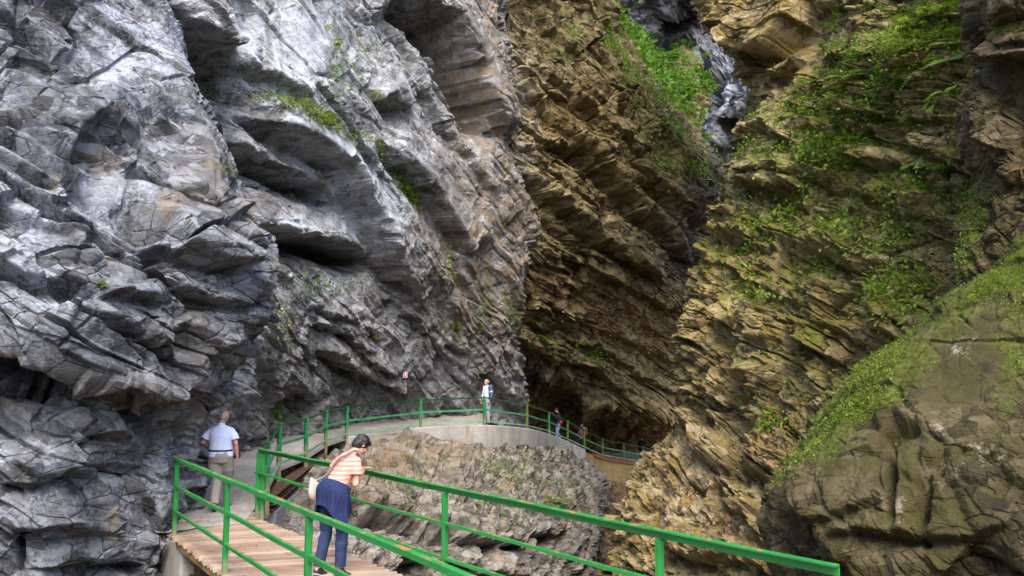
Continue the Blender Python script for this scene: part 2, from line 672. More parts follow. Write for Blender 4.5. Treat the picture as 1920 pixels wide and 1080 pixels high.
def patch(name, ctrl, mat, dip=35, toward=0.25, octs=(), bed=(), wet=(), ledges=(), dents=(), bulge=(), smoothz=(), moss=(), ochre=(), pale=(),
          crack=0.0, jitter=5.0, seed=1, label='', cat='rock wall', kind='structure', step=None, lump=0.0, warp=0.25, aniso=(1.0, 1.0, 0.55), fine=0.02,
          droop=0.12):
    step = step or STEP
    G = np.array(ctrl, float)
    G[..., 2] = np.log(G[..., 2])
    G = _spline_axis(G, 0, step)
    G = _spline_axis(G, 1, step)
    px, py, d = G[..., 0], G[..., 1], np.exp(G[..., 2])
    W = unproject(px, py, d)
    nv, nu = px.shape
    tu = np.gradient(W, axis=1)
    tv = np.gradient(W, axis=0)
    Nn = np.cross(tu, tv)
    Nn /= np.linalg.norm(Nn, axis=-1, keepdims=True) + 1e-9
    view = np.array(CAM) - W
    if (np.sum(Nn * view, -1) > 0).mean() < 0.5:
        Nn = -Nn
        flip = True
    else:
        flip = False
    # blur normals a little so that displacement does not fold
    for _ in range(6):
        Nn[1:-1] = (Nn[:-2] + 2 * Nn[1:-1] + Nn[2:]) / 4
        Nn[:, 1:-1] = (Nn[:, :-2] + 2 * Nn[:, 1:-1] + Nn[:, 2:]) / 4
    Nn /= np.linalg.norm(Nn, axis=-1, keepdims=True) + 1e-9
    P = W.reshape(-1, 3).astype(F32)
    fpx, fpy = px.ravel(), py.ravel()
    R = bed_frame(dip, toward)
    Q = P @ R.T
    wv = np.stack([fbm(P * 0.6, seed + 31, 3), fbm(P * 0.6, seed + 57, 3), fbm(P * 0.6, seed + 83, 3)], -1)
    Qw = Q + wv * warp
    disp = np.zeros(len(P), F32)
    # block-by-block jitter so that every traced ledge breaks along joints
    _, _, _, cr = facets(Qw / np.array([0.55, 0.55, 0.4], F32), seed + 5, soft=0.25)
    _, _, _, cr2 = facets(Qw / np.array([0.9, 0.9, 0.5], F32), seed + 6, soft=0.2)
    jx = fpx + (cr - 0.5) * 2 * jitter
    jy = fpy + (cr2 - 0.5) * 2 * jitter + fbm(P * 1.7, seed + 3, 3) * jitter * 0.8
    rough = np.ones(len(P))
    if smoothz:
        rough = np.clip(1 - gauss(fpx, fpy, smoothz), 0.12, 1.4)
    gsp = float(np.median(np.linalg.norm(tu, axis=-1)) + np.median(np.linalg.norm(tv, axis=-1))) / 2
    for i, (sc, amp, slope) in enumerate(octs):
        h, s, e, cc = facets(Qw / (np.array(aniso, F32) * sc), seed * 13 + i * 101, soft=min(0.4, gsp * 3.6 / (sc * 0.75)))
        oc = amp * (h * 2 + s * slope)
        k = crack * amp * (1 - smooth01(e, 0.0, max(0.12, gsp * 1.5 / sc))) * smooth01(cc, 0.4, 0.5)
        r = rough if i > 0 else np.sqrt(rough)
        disp += ((oc - k) * r).astype(F32)
    for i, (th, ln_, wd_, amp, tilt, groove) in enumerate(bed):
        Qb = Qw + np.stack([fbm(P * (0.5 / th), seed + 131 + i, 2), fbm(P * (0.5 / th), seed + 137 + i, 2), fbm(P * (0.35 / th), seed + 139 + i, 3)], -1) * np.array([0.12 * ln_, 0.12 * wd_, 0.16 * th], F32)
        h, sl, m_, cc = beds(Qb, th, ln_, wd_, seed * 7 + i * 57, max(min(0.14 * th, 0.03), gsp * 1.6))
        r = rough if i > 0 else np.sqrt(rough)
        gv_ = groove * (0.35 + 0.65 * cc)
        disp += ((-gv_ + (2 * amp * (h + sl * tilt) + gv_) * m_) * r).astype(F32)
    if lump:
        disp += (lump * fbm(P * 0.45, seed + 9, 4)).astype(F32)
    disp += (fine * fbm(P * 6.0, seed + 19, 4) * (0.3 + 0.7 * rough)).astype(F32)
    for L in ledges:
        pts, A, La, B, Lb = L[:5]
        s, tp = poly_dist(jx, jy, pts)
        w = 1 / (1 + np.exp(-np.clip(s / 2.6, -30, 30)))
        f = w * A * np.exp(-np.maximum(s, 0) / La) - (1 - w) * B * np.exp(-np.maximum(-s, 0) / Lb)
        disp += (f * tp).astype(F32)
    if dents:
        disp -= gauss(jx, jy, dents).astype(F32)
    if bulge:
        disp += gauss(fpx, fpy, bulge).astype(F32)
    D = Nn.reshape(-1, 3).copy()
    D[:, 2] -= droop * np.clip(disp, 0, 1)          # what sticks out hangs a little
    P2 = P + (D * disp[:, None]).astype(F32)
    idx = np.arange(nv * nu).reshape(nv, nu)
    q = np.stack([idx[:-1, :-1], idx[:-1, 1:], idx[1:, 1:], idx[1:, :-1]], -1).reshape(-1, 4)
    # grid rows run down, columns run right: tu x tv points away -> order decides the facing side
    if not flip:
        pass
    else:
        q = q[:, ::-1]
    at_ = {'moss': np.clip(gauss(fpx, fpy, moss), -1, 1.2), 'ochre': np.clip(gauss(fpx, fpy, ochre), 0, 1),
           'pale': np.clip(gauss(fpx, fpy, pale), -1.5, 1.5), 'wet': np.clip(gauss(fpx, fpy, wet), 0, 1)}
    o = mesh_obj(name, P2, np.ascontiguousarray(q), mat, attrs=at_)
    tag(o, label, cat, None, kind)
    # shaded normal for planting
    g = P2.reshape(nv, nu, 3)
    n2 = np.cross(np.gradient(g, axis=1), np.gradient(g, axis=0))
    n2 /= np.linalg.norm(n2, axis=-1, keepdims=True) + 1e-9
    if flip:
        n2 = -n2
    PATCH[name] = dict(P=P2, N=n2.reshape(-1, 3), px=fpx, py=fpy, rough=rough, base=P)
    return o


def on_patch(name, px, py):
    """point and normal of a built wall nearest to a survey point"""
    D = PATCH[name]
    i = int(np.argmin((D['px'] - px) ** 2 + (D['py'] - py) ** 2))
    return Vector(D['P'][i].tolist()), Vector(D['N'][i].tolist())


# ---- rock kinds
M_GREY = rock_mat('grey limestone', [(0.030, 0.034, 0.042), (0.108, 0.118, 0.138), (0.25, 0.268, 0.30)],
                  lichen=(0.38, 0.42, 0.48), lichen_t=0.605, ochre=(0.20, 0.155, 0.10), ochre_t=0.66, moss_up=0.20)
M_SLAB = rock_mat('pale slab limestone', [(0.074, 0.076, 0.082), (0.195, 0.198, 0.206), (0.35, 0.36, 0.385)],
                  lichen=(0.42, 0.455, 0.51), lichen_t=0.59, ochre=(0.19, 0.14, 0.085), ochre_t=0.70, moss_up=0.22, grain=0.9,
                  streak=(0.12, 0.105, 0.085))
M_BROWN = rock_mat('brown bedded limestone', [(0.038, 0.030, 0.014), (0.132, 0.106, 0.050), (0.26, 0.215, 0.115)],
                   lichen=(0.31, 0.29, 0.25), lichen_t=0.66, ochre=(0.17, 0.105, 0.036), ochre_t=0.70, moss_up=0.25, grain=0.75)
M_WET = rock_mat('wet dark rock', [(0.018, 0.020, 0.026), (0.050, 0.052, 0.062), (0.12, 0.125, 0.15)],
                 lichen=(0.30, 0.33, 0.40), lichen_t=0.60, ochre=(0.07, 0.055, 0.03), moss_up=0.2, grain=0.5, rough=0.45, wet=True)
M_RIGHT = rock_mat('ochre limestone', [(0.050, 0.038, 0.017), (0.190, 0.146, 0.070), (0.35, 0.285, 0.16)],
                   lichen=(0.38, 0.34, 0.27), lichen_t=0.645, ochre=(0.22, 0.15, 0.045), ochre_t=0.60, moss=(0.105, 0.115, 0.010),
                   moss_up=0.42)
M_BOULDER = rock_mat('mossy boulder stone', [(0.016, 0.012, 0.006), (0.056, 0.043, 0.020), (0.125, 0.100, 0.056)],
                     lichen=(0.36, 0.32, 0.23), lichen_t=0.675, ochre=(0.046, 0.040, 0.010), ochre_t=0.54, moss=(0.056, 0.068, 0.008),
                     moss_up=0.20, grain=1.3)
M_EDGE = rock_mat('dark brown rock', [(0.014, 0.011, 0.006), (0.060, 0.046, 0.024), (0.15, 0.118, 0.068)],
                  lichen=(0.30, 0.26, 0.17), lichen_t=0.69, ochre=(0.10, 0.07, 0.02), ochre_t=0.60, moss=(0.075, 0.09, 0.008), moss_up=0.3, grain=1.3)
M_MOUND = rock_mat('broken limestone ledges', [(0.046, 0.043, 0.039), (0.150, 0.141, 0.127), (0.29, 0.275, 0.25)],
                   lichen=(0.46, 0.45, 0.43), lichen_t=0.64, ochre=(0.25, 0.175, 0.105), ochre_t=0.64, moss_up=0.22)
M_DARKB = rock_mat('dark brown debris', [(0.035, 0.026, 0.018), (0.12, 0.088, 0.06), (0.23, 0.18, 0.13)],
                   lichen=(0.33, 0.29, 0.24), lichen_t=0.70, ochre=(0.17, 0.085, 0.04), ochre_t=0.56, moss_up=0.2, grain=0.8)  # the debris rock's own dark brown colours


def rows_from(sil, cols):
    return [cols(*s) for s in sil]


# ---- left cliff: overhanging massif and the rock foot under it
A = [
    # far-left ............................. silhouette, wrap
    [(-420, -260, 12), (-150, -260, 12.6), (60, -260, 13.4), (170, -260, 14.6), (230, -260, 15.4), (272, -260, 16), (285, -262, 17.5), (255, -262, 21)],
    [(-420, 0, 10.6), (-150, 0, 11.2), (60, 0, 12.2), (180, 0, 13.4), (250, 0, 14.4), (300, 0, 15), (313, 0, 17), (280, 0, 21)],
    [(-420, 180, 10.0), (-150, 180, 10.5), (90, 180, 11.4), (230, 180, 12.8), (310, 180, 13.7), (368, 180, 14.4), (380, 180, 16.2), (340, 180, 20)],
    [(-420, 320, 9.5), (-150, 320, 10), (110, 320, 10.9), (280, 320, 12.2), (370, 320, 13.0), (440, 315, 13.8), (452, 315, 15.6), (400, 320, 19)],
    [(-420, 450, 9.2), (-150, 450, 9.7), (120, 450, 10.5), (310, 450, 11.7), (410, 450, 12.5), (486, 450, 13.4), (498, 450, 15.3), (430, 450, 18.5)],
    [(-420, 540, 9.2), (-150, 550, 9.6), (120, 560, 10.2), (300, 570, 11.4), (400, 575, 12.3), (482, 560, 13.2), (493, 562, 15), (420, 570, 18.5)],
    [(-420, 610, 9.2), (-150, 630, 9.5), (110, 665, 10.0), (250, 705, 11.1), (340, 735, 11.9), (412, 722, 12.7), (422, 725, 14.5), (360, 740, 18)],
    [(-420, 640, 9.8), (-150, 660, 10.2), (110, 706, 10.6), (250, 762, 11.7), (320, 796, 12.5), (384, 782, 13.4), (392, 785, 15), (350, 790, 18)],
    [(-420, 675, 9.7), (-150, 690, 9.9), (90, 745, 10.3), (210, 800, 11.2), (290, 838, 12.0), (345, 850, 12.75), (354, 852, 14.4), (330, 850, 18)],
    [(-420, 850, 9.4), (-150, 860, 9.6), (80, 900, 9.9), (190, 920, 10.9), (270, 940, 11.7), (338, 955, 12.3), (348, 957, 14), (320, 955, 18)],
    [(-420, 1080, 9.2), (-150, 1080, 9.4), (80, 1080, 9.8), (190, 1080, 10.7), (260, 1080, 11.4), (318, 1080, 12.0), (330, 1082, 14), (300, 1080, 18)],
    [(-420, 1400, 9.2), (-150, 1400, 9.4), (80, 1400, 9.8), (190, 1400, 10.6), (250, 1400, 11.2), (300, 1400, 11.8), (310, 1400, 14), (280, 1400, 18)],
]
patch('cliff_left', A, M_GREY, dip=33, toward=-0.05, seed=3, jitter=4,
      octs=[(2.4, 0.17, 1.2), (0.9, 0.05, 1.3), (0.3, 0.008, 1.3)], bed=[(1.15, 2.8, 2.2, 0.27, 1.0, 0.12), (0.46, 1.25, 1.0, 0.11, 1.1, 0.065), (0.17, 0.5, 0.42, 0.020, 1.0, 0.018)], crack=1.0, warp=0.10, aniso=(1.35, 1.0, 0.50), lump=0.08, fine=0.012,
      ledges=[
          ([(-60, 180), (30, 230), (100, 300), (128, 345)], 0.32, 60, 0.25, 40),
          ([(30, 30), (65, 55), (110, 90), (140, 110)], 0.22, 40, 0.25, 26),
          ([(-40, 250), (40, 300), (80, 330), (125, 345)], 0.25, 40, 0.30, 30),
          ([(135, 290), (150, 250), (190, 220), (230, 250), (262, 270)], 0.28, 60, 0.42, 45),
          ([(-40, 350), (40, 395), (120, 430), (150, 470), (160, 520)], 0.20, 50, 0.12, 20),
          ([(130, 520), (170, 425), (250, 470), (320, 520)], 0.14, 40, 0.10, 20),
          ([(-60, 500), (0, 505), (60, 535), (120, 530), (180, 560), (270, 560), (310, 590)], 0.30, 70, 0.30, 26),
          ([(275, 455), (340, 470), (400, 500), (450, 500), (480, 470)], 0.42, 60, 0.50, 34),
          ([(300, 480), (360, 540), (420, 570), (485, 590)], 0.18, 30, 0.30, 26),
          ([(150, 590), (200, 610), (260, 640), (330, 680), (400, 700)], 0.14, 26, 0.14, 18),
          ([(-100, 645), (0, 655), (100, 680), (160, 700), (220, 705), (330, 745), (400, 735)], 0.30, 60, 0.40, 30),
          ([(-80, 690), (20, 705), (90, 745), (150, 770)], 0.0, 20, 0.0, 20),
          ([(230, 770), (300, 780), (360, 770)], 0.30, 40, 0.4, 22),
          ([(0, 1000), (60, 1000), (140, 985), (180, 1010)], 0.15, 40, 0.40, 60),
          ([(20, 850), (70, 900), (150, 880), (230, 890)], 0.14, 40, 0.12, 26),
          ([(110, 640), (128, 600), (140, 560)], 0.10, 20, 0.10, 14),
      ],
      dents=[(30, 1060, 70, 40, 0.5), (190, 330, 40, 50, 0.25), (350, 640, 40, 50, 0.3)],
      smoothz=[(250, 90, 110, 100, 0.55), (230, 520, 70, 50, 0.75, 30), (70, 500, 60, 40, 0.5), (90, 330, 60, 60, 0.4), (290, 690, 120, 40, 0.35, 20), (490, 430, 34, 150, 0.5), (415, 720, 34, 60, 0.5), (120, 930, 210, 130, 0.45), (415, 255, 50, 95, 0.9), (340, 120, 26, 160, 0.5, -22)],
      moss=[(250, 720, 40, 60, 0.25), (420, 330, 40, 20, 0.5, 40), (330, 250, 60, 50, 0.25), (30, 760, 60, 20, 0.1)],
      ochre=[(35, 740, 50, 16, 0.6), (190, 290, 30, 50, 0.5), (300, 760, 130, 40, 0.75, 15), (160, 720, 120, 22, 0.6, 20), (390, 330, 90, 110, 0.35),
             (350, 640, 60, 50, 0.4)],
      pale=[(220, 340, 60, 50, 1.2), (60, 400, 90, 60, 0.7), (80, 560, 120, 50, 0.7), (250, 90, 160, 110, 0.7), (60, 870, 100, 80, 0.2), (300, 900, 60, 80, 0.4),
            (270, 740, 150, 40, -0.8)],
      label='grey overhanging limestone cliff with jutting layered ledges left of the bridge')

# ---- central wall of big tilted slabs
def brow(y, xs, ds):
    return [(x, y, d) for x, d in zip(xs, ds)] + [(xs[-1] + 10, y, ds[-1] + 3), (xs[-1] + 2, y, ds[-1] + 12)]


B = [
    brow(-280, (230, 340, 450, 560, 680, 800, 890, 925), (16.2, 17.6, 19.8, 21.8, 24.6, 27.6, 29.8, 31)),
    brow(0, (230, 345, 450, 560, 680, 800, 895, 929), (16.2, 17.0, 19.6, 21.8, 24.8, 27.8, 30, 31.3)),
    brow(140, (230, 345, 450, 560, 680, 800, 895, 934), (16.6, 17.0, 19.4, 21.7, 24.8, 27.8, 30.2, 31.4)),
    brow(290, (240, 350, 450, 560, 680, 800, 900, 945), (17.2, 17.6, 19.2, 21.6, 24.8, 28, 30.4, 31.8)),
    brow(440, (240, 350, 450, 560, 680, 800, 905, 1000), (18, 18.2, 19.1, 21.6, 24.9, 28.2, 30.7, 32.6)),
    brow(580, (240, 350, 450, 560, 680, 800, 905, 975), (18.5, 18.5, 19.2, 22, 25.6, 28.9, 31.3, 32.7)),
    brow(710, (240, 350, 450, 560, 680, 800, 905, 965), (18.6, 18.6, 19.6, 23.2, 27.4, 30.6, 32.6, 34.2)),
    brow(810, (240, 350, 450, 560, 680, 800, 905, 985), (18.7, 18.7, 20.2, 24.6, 29.4, 32.4, 33.9, 36.5)),
    brow(960, (240, 350, 450, 560, 680, 800, 905, 985), (18.8, 18.8, 20.8, 25.2, 30, 33, 34.4, 37)),
]
patch('cliff_centre', B, M_SLAB, dip=34, toward=-0.35, seed=11, jitter=5,
      octs=[(2.6, 0.10, 1.3), (0.9, 0.045, 1.5), (0.35, 0.020, 1.6)], bed=[(1.1, 3.2, 2.6, 0.20, 0.9, 0.14), (0.42, 1.3, 1.1, 0.085, 1.0, 0.07), (0.17, 0.55, 0.45, 0.030, 1.0, 0.028)], crack=0.8, warp=0.25, aniso=(1.5, 1.0, 0.5), lump=0.12,
      ledges=[
          ([(290, 20), (335, 60), (380, 78), (425, 100), (448, 85)], 0.9, 90, 2.0, 80),
          ([(440, 120), (480, 135), (530, 160), (560, 190)], 0.35, 70, 0.55, 26),
          # big slab: vegetated top break, then its undercut lower edge
          ([(450, 205), (500, 225), (570, 268), (635, 312), (690, 390), (738, 500), (790, 590)], 0.75, 80, 1.15, 34),
          ([(430, 262), (480, 290), (545, 318), (620, 345), (672, 385)], 0.55, 40, 1.4, 44),
          ([(480, 425), (540, 438), (605, 452), (695, 478), (736, 502)], 0.55, 50, 1.9, 36),
          ([(510, 470), (540, 520), (580, 520)], 0.15, 30, 0.15, 20),
          # slab lines right of it
          ([(690, 258), (725, 295), (770, 335), (845, 440), (880, 490)], 0.75, 70, 0.85, 22),
          ([(690, 195), (720, 178), (750, 212)], 0.75, 60, 0.8, 34),
          ([(735, 30), (772, 95), (792, 165), (830, 235), (868, 305)], 0.45, 40, 0.40, 14),
          ([(760, -40), (800, 15), (850, 35), (880, 110), (900, 175), (940, 272)], 0.9, 60, 2.6, 46),
          ([(820, 180), (850, 250), (880, 310), (920, 380)], 0.3, 40, 0.3, 12),
          ([(840, 470), (860, 500), (885, 560)], 0.2, 30, 0.25, 14),
          # lower ledges
          ([(585, 575), (620, 598), (670, 606)], 0.30, 26, 0.35, 13),
          ([(595, 610), (630, 622), (660, 635)], 0.35, 26, 0.6, 14),
          ([(600, 650), (650, 690), (700, 712), (735, 728), (775, 745)], 0.50, 30, 0.95, 22),
          ([(690, 672), (715, 690), (735, 705)], 0.40, 22, 0.6, 12),
          ([(650, 640), (680, 650), (700, 662)], 0.2, 14, 0.3, 9),
          ([(745, 565), (765, 590), (790, 612), (815, 635)], 0.25, 26, 0.55, 14),
          ([(830, 650), (850, 652), (880, 660)], 0.3, 30, 0.5, 9),
          ([(560, 745), (600, 755), (640, 765), (680, 760)], 0.1, 14, 0.2, 9),
          ([(545, 720), (570, 735), (600, 750)], 0.15, 20, 0.6, 34),
          ([(900, 700), (920, 705), (950, 735), (985, 770)], 0.4, 30, 0.6, 16),
      ],
      dents=[(650, 484, 60, 18, 1.1, 16), (430, 215, 26, 40, 1.0), (838, 95, 30, 70, 1.5, -25), (560, 775, 30, 16, 0.6), (470, 760, 12, 26, 0.5)],
      bulge=[(455, 690, 30, 90, 0.35)],
      smoothz=[(560, 80, 110, 100, 0.78), (600, 270, 110, 36, 0.85, 35), (690, 420, 90, 50, 0.85, 48), (770, 300, 50, 130, 0.8, -30), (720, 150, 30, 60, 0.8), (900, 150, 40, 180, 0.95), (700, 520, 60, 60, 0.5, -30),
               (850, 420, 70, 80, 0.75, -30), (750, 670, 40, 60, 0.35), (620, 560, 80, 40, 0.3), (550, 400, 60, 20, 0.6, 15), (560, 255, 50, 20, 0.5, 30)],
      moss=[(505, 555, 16, 70, 0.9, 5), (620, 130, 30, 60, 0.5), (560, 200, 110, 14, 0.9, 28), (700, 295, 40, 12, 0.9, 40), (765, 365, 40, 12, 0.9, 50),
            (660, 90, 60, 80, 0.3), (840, 520, 30, 40, 0.35), (940, 600, 60, 30, 0.4)],
      ochre=[(600, 480, 120, 24, 0.5, 12), (680, 660, 60, 40, 0.4), (530, 650, 36, 120, 0.45), (930, 620, 80, 70, 0.5), (900, 480, 110, 140, 1.0), (910, 130, 50, 260, 1.0), (960, 440, 60, 120, 1.0)],
      pale=[(560, 90, 140, 110, 1.1), (620, 300, 120, 50, 0.8, 35), (560, 420, 80, 30, 1.0), (700, 420, 60, 60, 0.8), (620, 540, 90, 30, 0.8), (760, 270, 50, 120, 0.5),
            (460, 640, 40, 80, 0.7), (900, 430, 110, 160, -1.2), (910, 130, 50, 260, -1.2), (740, 650, 60, 50, 0.4)],
      label='pale grey limestone wall of big tilted slabs behind the curved path')

# ---- brown bedded wall that leans over the path (its underside is the cave)
C = [
    [(890, -260, 36), (950, -260, 34), (1000, -260, 38), (1030, -260, 42), (1048, -260, 46), (1060, -260, 48), (1066, -262, 52), (1060, -262, 62)],
    [(895, 0, 36), (955, 0, 33.5), (1010, 0, 37), (1060, 0, 41), (1100, 0, 46), (1122, 0, 49), (1130, -2, 53), (1120, 0, 62)],
    [(900, 120, 36), (960, 120, 33.3), (1030, 120, 37), (1100, 120, 42), (1160, 120, 47.5), (1188, 120, 50), (1198, 117, 54), (1180, 120, 64)],
    [(905, 240, 36), (965, 240, 33.3), (1045, 240, 37), (1130, 240, 42.5), (1220, 240, 48.5), (1276, 240, 52), (1288, 237, 56), (1260, 240, 66)],
    [(915, 370, 36), (970, 370, 33.5), (1060, 370, 37), (1160, 370, 43), (1270, 370, 50), (1365, 370, 55), (1378, 368, 59), (1350, 370, 68)],
    [(925, 480, 36), (975, 480, 33.4), (1060, 480, 36.6), (1160, 480, 42), (1270, 480, 49), (1372, 480, 55), (1385, 480, 58), (1380, 480, 68)],
    [(915, 580, 34), (970, 575, 33), (1055, 580, 35.8), (1150, 590, 40.5), (1250, 600, 47.5), (1350, 600, 54), (1365, 600, 57), (1370, 600, 68)],
    [(880, 626, 32.6), (955, 648, 32.4), (1040, 668, 34.8), (1130, 700, 39), (1215, 765, 45), (1300, 755, 52), (1330, 740, 56), (1370, 740, 66)],
    [(885, 640, 33.5), (960, 668, 35), (1045, 700, 38.5), (1140, 745, 44), (1215, 800, 49), (1290, 790, 55), (1340, 780, 60), (1380, 780, 68)],
    [(890, 700, 37), (965, 730, 40), (1050, 770, 46), (1140, 810, 53), (1215, 832, 58), (1300, 832, 62), (1350, 830, 66), (1390, 830, 70)],
    [(890, 850, 38), (965, 860, 41), (1050, 870, 47.5), (1140, 890, 54.5), (1215, 900, 59), (1300, 900, 63), (1350, 900, 67), (1390, 900, 71)],
    [(890, 1000, 38), (965, 1000, 41), (1050, 1000, 48), (1140, 1000, 55), (1215, 1000, 59), (1300, 1000, 63), (1350, 1000, 67), (1390, 1000, 71)],
]
C[6] = [(915, 580, 34.5), (970, 578, 34.3), (1055, 582, 37.2), (1150, 590, 40.6), (1250, 600, 44), (1350, 600, 46), (1365, 600, 50), (1370, 600, 62)]
C[7] = [(880, 626, 33.6), (955, 652, 34.6), (1040, 690, 38.4), (1130, 735, 42), (1215, 792, 45), (1300, 772, 46.5), (1330, 740, 50), (1370, 740, 62)]
C[8] = [(885, 640, 34.6), (960, 674, 36.6), (1045, 716, 41.2), (1140, 768, 46), (1215, 816, 50), (1290, 806, 54), (1340, 780, 58), (1380, 780, 66)]
for rw_ in C[:6]:
    for _k, _q in enumerate(rw_):
        rw_[_k] = (_q[0], _q[1], 33 + (_q[2] - 33) * 0.55)
patch('cliff_back', C, M_BROWN, step=1.3, dip=42, toward=0.3, seed=23, jitter=5,
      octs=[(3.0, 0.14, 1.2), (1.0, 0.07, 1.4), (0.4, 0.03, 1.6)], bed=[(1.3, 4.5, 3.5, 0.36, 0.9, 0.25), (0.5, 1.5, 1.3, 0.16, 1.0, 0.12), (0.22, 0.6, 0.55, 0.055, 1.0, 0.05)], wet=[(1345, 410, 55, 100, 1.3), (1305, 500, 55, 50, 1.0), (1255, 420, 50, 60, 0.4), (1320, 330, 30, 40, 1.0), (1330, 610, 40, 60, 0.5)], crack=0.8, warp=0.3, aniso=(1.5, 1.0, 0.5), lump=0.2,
      ledges=[
          ([(1010, 262), (1045, 272), (1105, 280), (1150, 330), (1190, 378), (1250, 425), (1300, 480)], 0.6, 50, 1.5, 24),
          ([(960, 300), (990, 335), (1060, 392), (1140, 455), (1200, 500), (1260, 540)], 0.6, 40, 1.3, 22),
          ([(1020, 400), (1070, 430), (1110, 480), (1160, 500)], 0.4, 30, 0.8, 16),
          ([(1000, 130), (1040, 160), (1100, 210), (1160, 260), (1220, 300)], 0.4, 40, 0.3, 14),
          ([(1180, 330), (1230, 350), (1280, 400), (1340, 420)], 0.5, 40, 0.9, 20),
          ([(1060, 470), (1130, 520), (1200, 545), (1280, 600)], 0.4, 30, 0.9, 18),
          ([(1010, 560), (1060, 590), (1130, 620), (1210, 660), (1280, 690)], 0.4, 26, 0.6, 12),
          ([(1060, 640), (1130, 655), (1180, 690), (1240, 730), (1290, 745)], 0.5, 24, 0.9, 12),
          ([(900, 628), (935, 634), (985, 650), (1040, 680), (1110, 690), (1160, 730), (1210, 790), (1265, 785)], 0.4, 24, 0.8, 20),
      ],
      bulge=[(1030, 700, 16, 16, 0.8), (1065, 700, 10, 14, 0.7), (1100, 752, 20, 18, 1.0), (1225, 770, 40, 24, 0.8)],
      dents=[(1340, 420, 40, 30, 1.5), (1300, 500, 30, 24, 1.2), (1000, 720, 30, 20, 0.6)],
      smoothz=[(1080, 60, 60, 60, 0.25)],
      moss=[(1060, 70, 40, 70, 0.55, 30), (1170, 150, 60, 26, 0.9, 50), (1240, 270, 60, 60, 0.55), (1300, 310, 40, 30, 0.8), (1110, 660, 40, 20, 0.6), (1010, 630, 40, 30, 0.5)],
      ochre=[(1080, 220, 90, 70, 0.8), (1180, 340, 80, 50, 0.6), (1180, 600, 120, 50, 0.7, 25), (1040, 520, 80, 40, 0.35), (1240, 770, 60, 40, 0.4)],
      pale=[(965, 250, 60, 280, 1.3), (1060, 130, 40, 100, 0.45), (1020, 700, 60, 40, 0.8), (1300, 600, 40, 50, 0.4)],
      label='brown bedded rock wall leaning out over the cave mouth of the path')

# ---- far end of the gorge, wet rock with a thin cascade
D = [[(x, y, d0 + 6 * math.sin(x * 0.02 + y * 0.013) + (y < 150) * 6) for x, d0 in ((900, 84), (1040, 80), (1120, 77), (1190, 76), (1260, 75), (1320, 72), (1380, 70), (1440, 66), (1560, 60))]
     for y in (-340, -150, -30, 60, 160, 260, 360, 470, 620, 800, 1000, 1200)]
patch('gorge_end', D, M_WET, dip=20, toward=0.3, seed=31, step=2.6,
      octs=[(7, 1.3, 1.3), (3, 0.5, 1.5), (1.3, 0.2, 1.6), (0.6, 0.1, 1.6)], crack=0.3, warp=0.8, aniso=(1, 1, 0.9), lump=1.5,
      ledges=[([(1220, 20), (1270, 35), (1330, 30)], 2.2, 30, 2.2, 24), ([(1190, 70), (1230, 85), (1290, 80), (1330, 95)], 1.5, 30, 1.5, 16)],
      dents=[(1315, 175, 18, 26, 5.0), (1300, 20, 30, 20, 3.0)], bulge=[(1350, 250, 30, 60, 0.8)],
      pale=[(1350, 170, 12, 50, 0.7), (1200, 60, 30, 30, 0.9), (1280, 100, 60, 20, 0.7), (1335, 225, 16, 14, 0.35), (1350, 260, 50, 30, -0.6), (1340, 330, 60, 60, -1.2), (1370, 290, 30, 40, -0.6)],
      moss=[(1250, 15, 30, 20, 0.8)],
      label='dark wet rock closing the far end of the gorge')

# ---- right cliff
def erow(y, s, d):
    xs = (1440, 1560, 1690, 1820, 1960, 2140)
    return [(s + 70, y, d[0] + 16), (s + 5, y, d[0] + 3.5), (s, y, d[0])] + [(s + 0.45 * (1440 - s), y, d[1])] + [(max(x, s + 0.45 * (1440 - s) + 40), y, dd) for x, dd in zip(xs, d[2:])]


E = [
    erow(-260, 1285, (25, 23.5, 22, 20, 17.5, 15.5, 14, 13)),
    erow(0, 1312, (24.5, 23, 21.5, 19.5, 17, 15, 13.7, 12.7)),
    erow(110, 1346, (24, 22.5, 21, 19, 16.5, 14.7, 13.4, 12.5)),
    erow(215, 1388, (23.5, 22, 20.5, 18.5, 16.2, 14.4, 13.2, 12.3)),
    erow(262, 1398, (22.3, 21.3, 20, 18.2, 16, 14.2, 13, 12.2)),
    erow(340, 1384, (22, 21, 19.6, 17.8, 15.7, 14, 12.9, 12)),
    erow(430, 1346, (21.6, 20.5, 19, 17.3, 15.3, 13.8, 12.7, 11.9)),
    erow(515, 1304, (21.3, 20, 18.4, 16.7, 15, 13.6, 12.5, 11.8)),
    erow(640, 1287, (21, 19.4, 17.6, 16, 14.5, 13.2, 12.3, 11.6)),
    erow(770, 1284, (20.5, 18.7, 16.9, 15.4, 14, 12.9, 12, 11.4)),
    erow(850, 1222, (20, 18, 16.2, 14.8, 13.6, 12.6, 11.8, 11.2)),
    erow(950, 1172, (19.2, 17.2, 15.4, 14.1, 13.1, 12.2, 11.5, 11)),
    erow(1080, 1163, (18.5, 16.4, 14.6, 13.5, 12.6, 11.8, 11.2, 10.8)),
    erow(1350, 1150, (18, 15.8, 14, 13, 12.2, 11.5, 11, 10.6)),
]
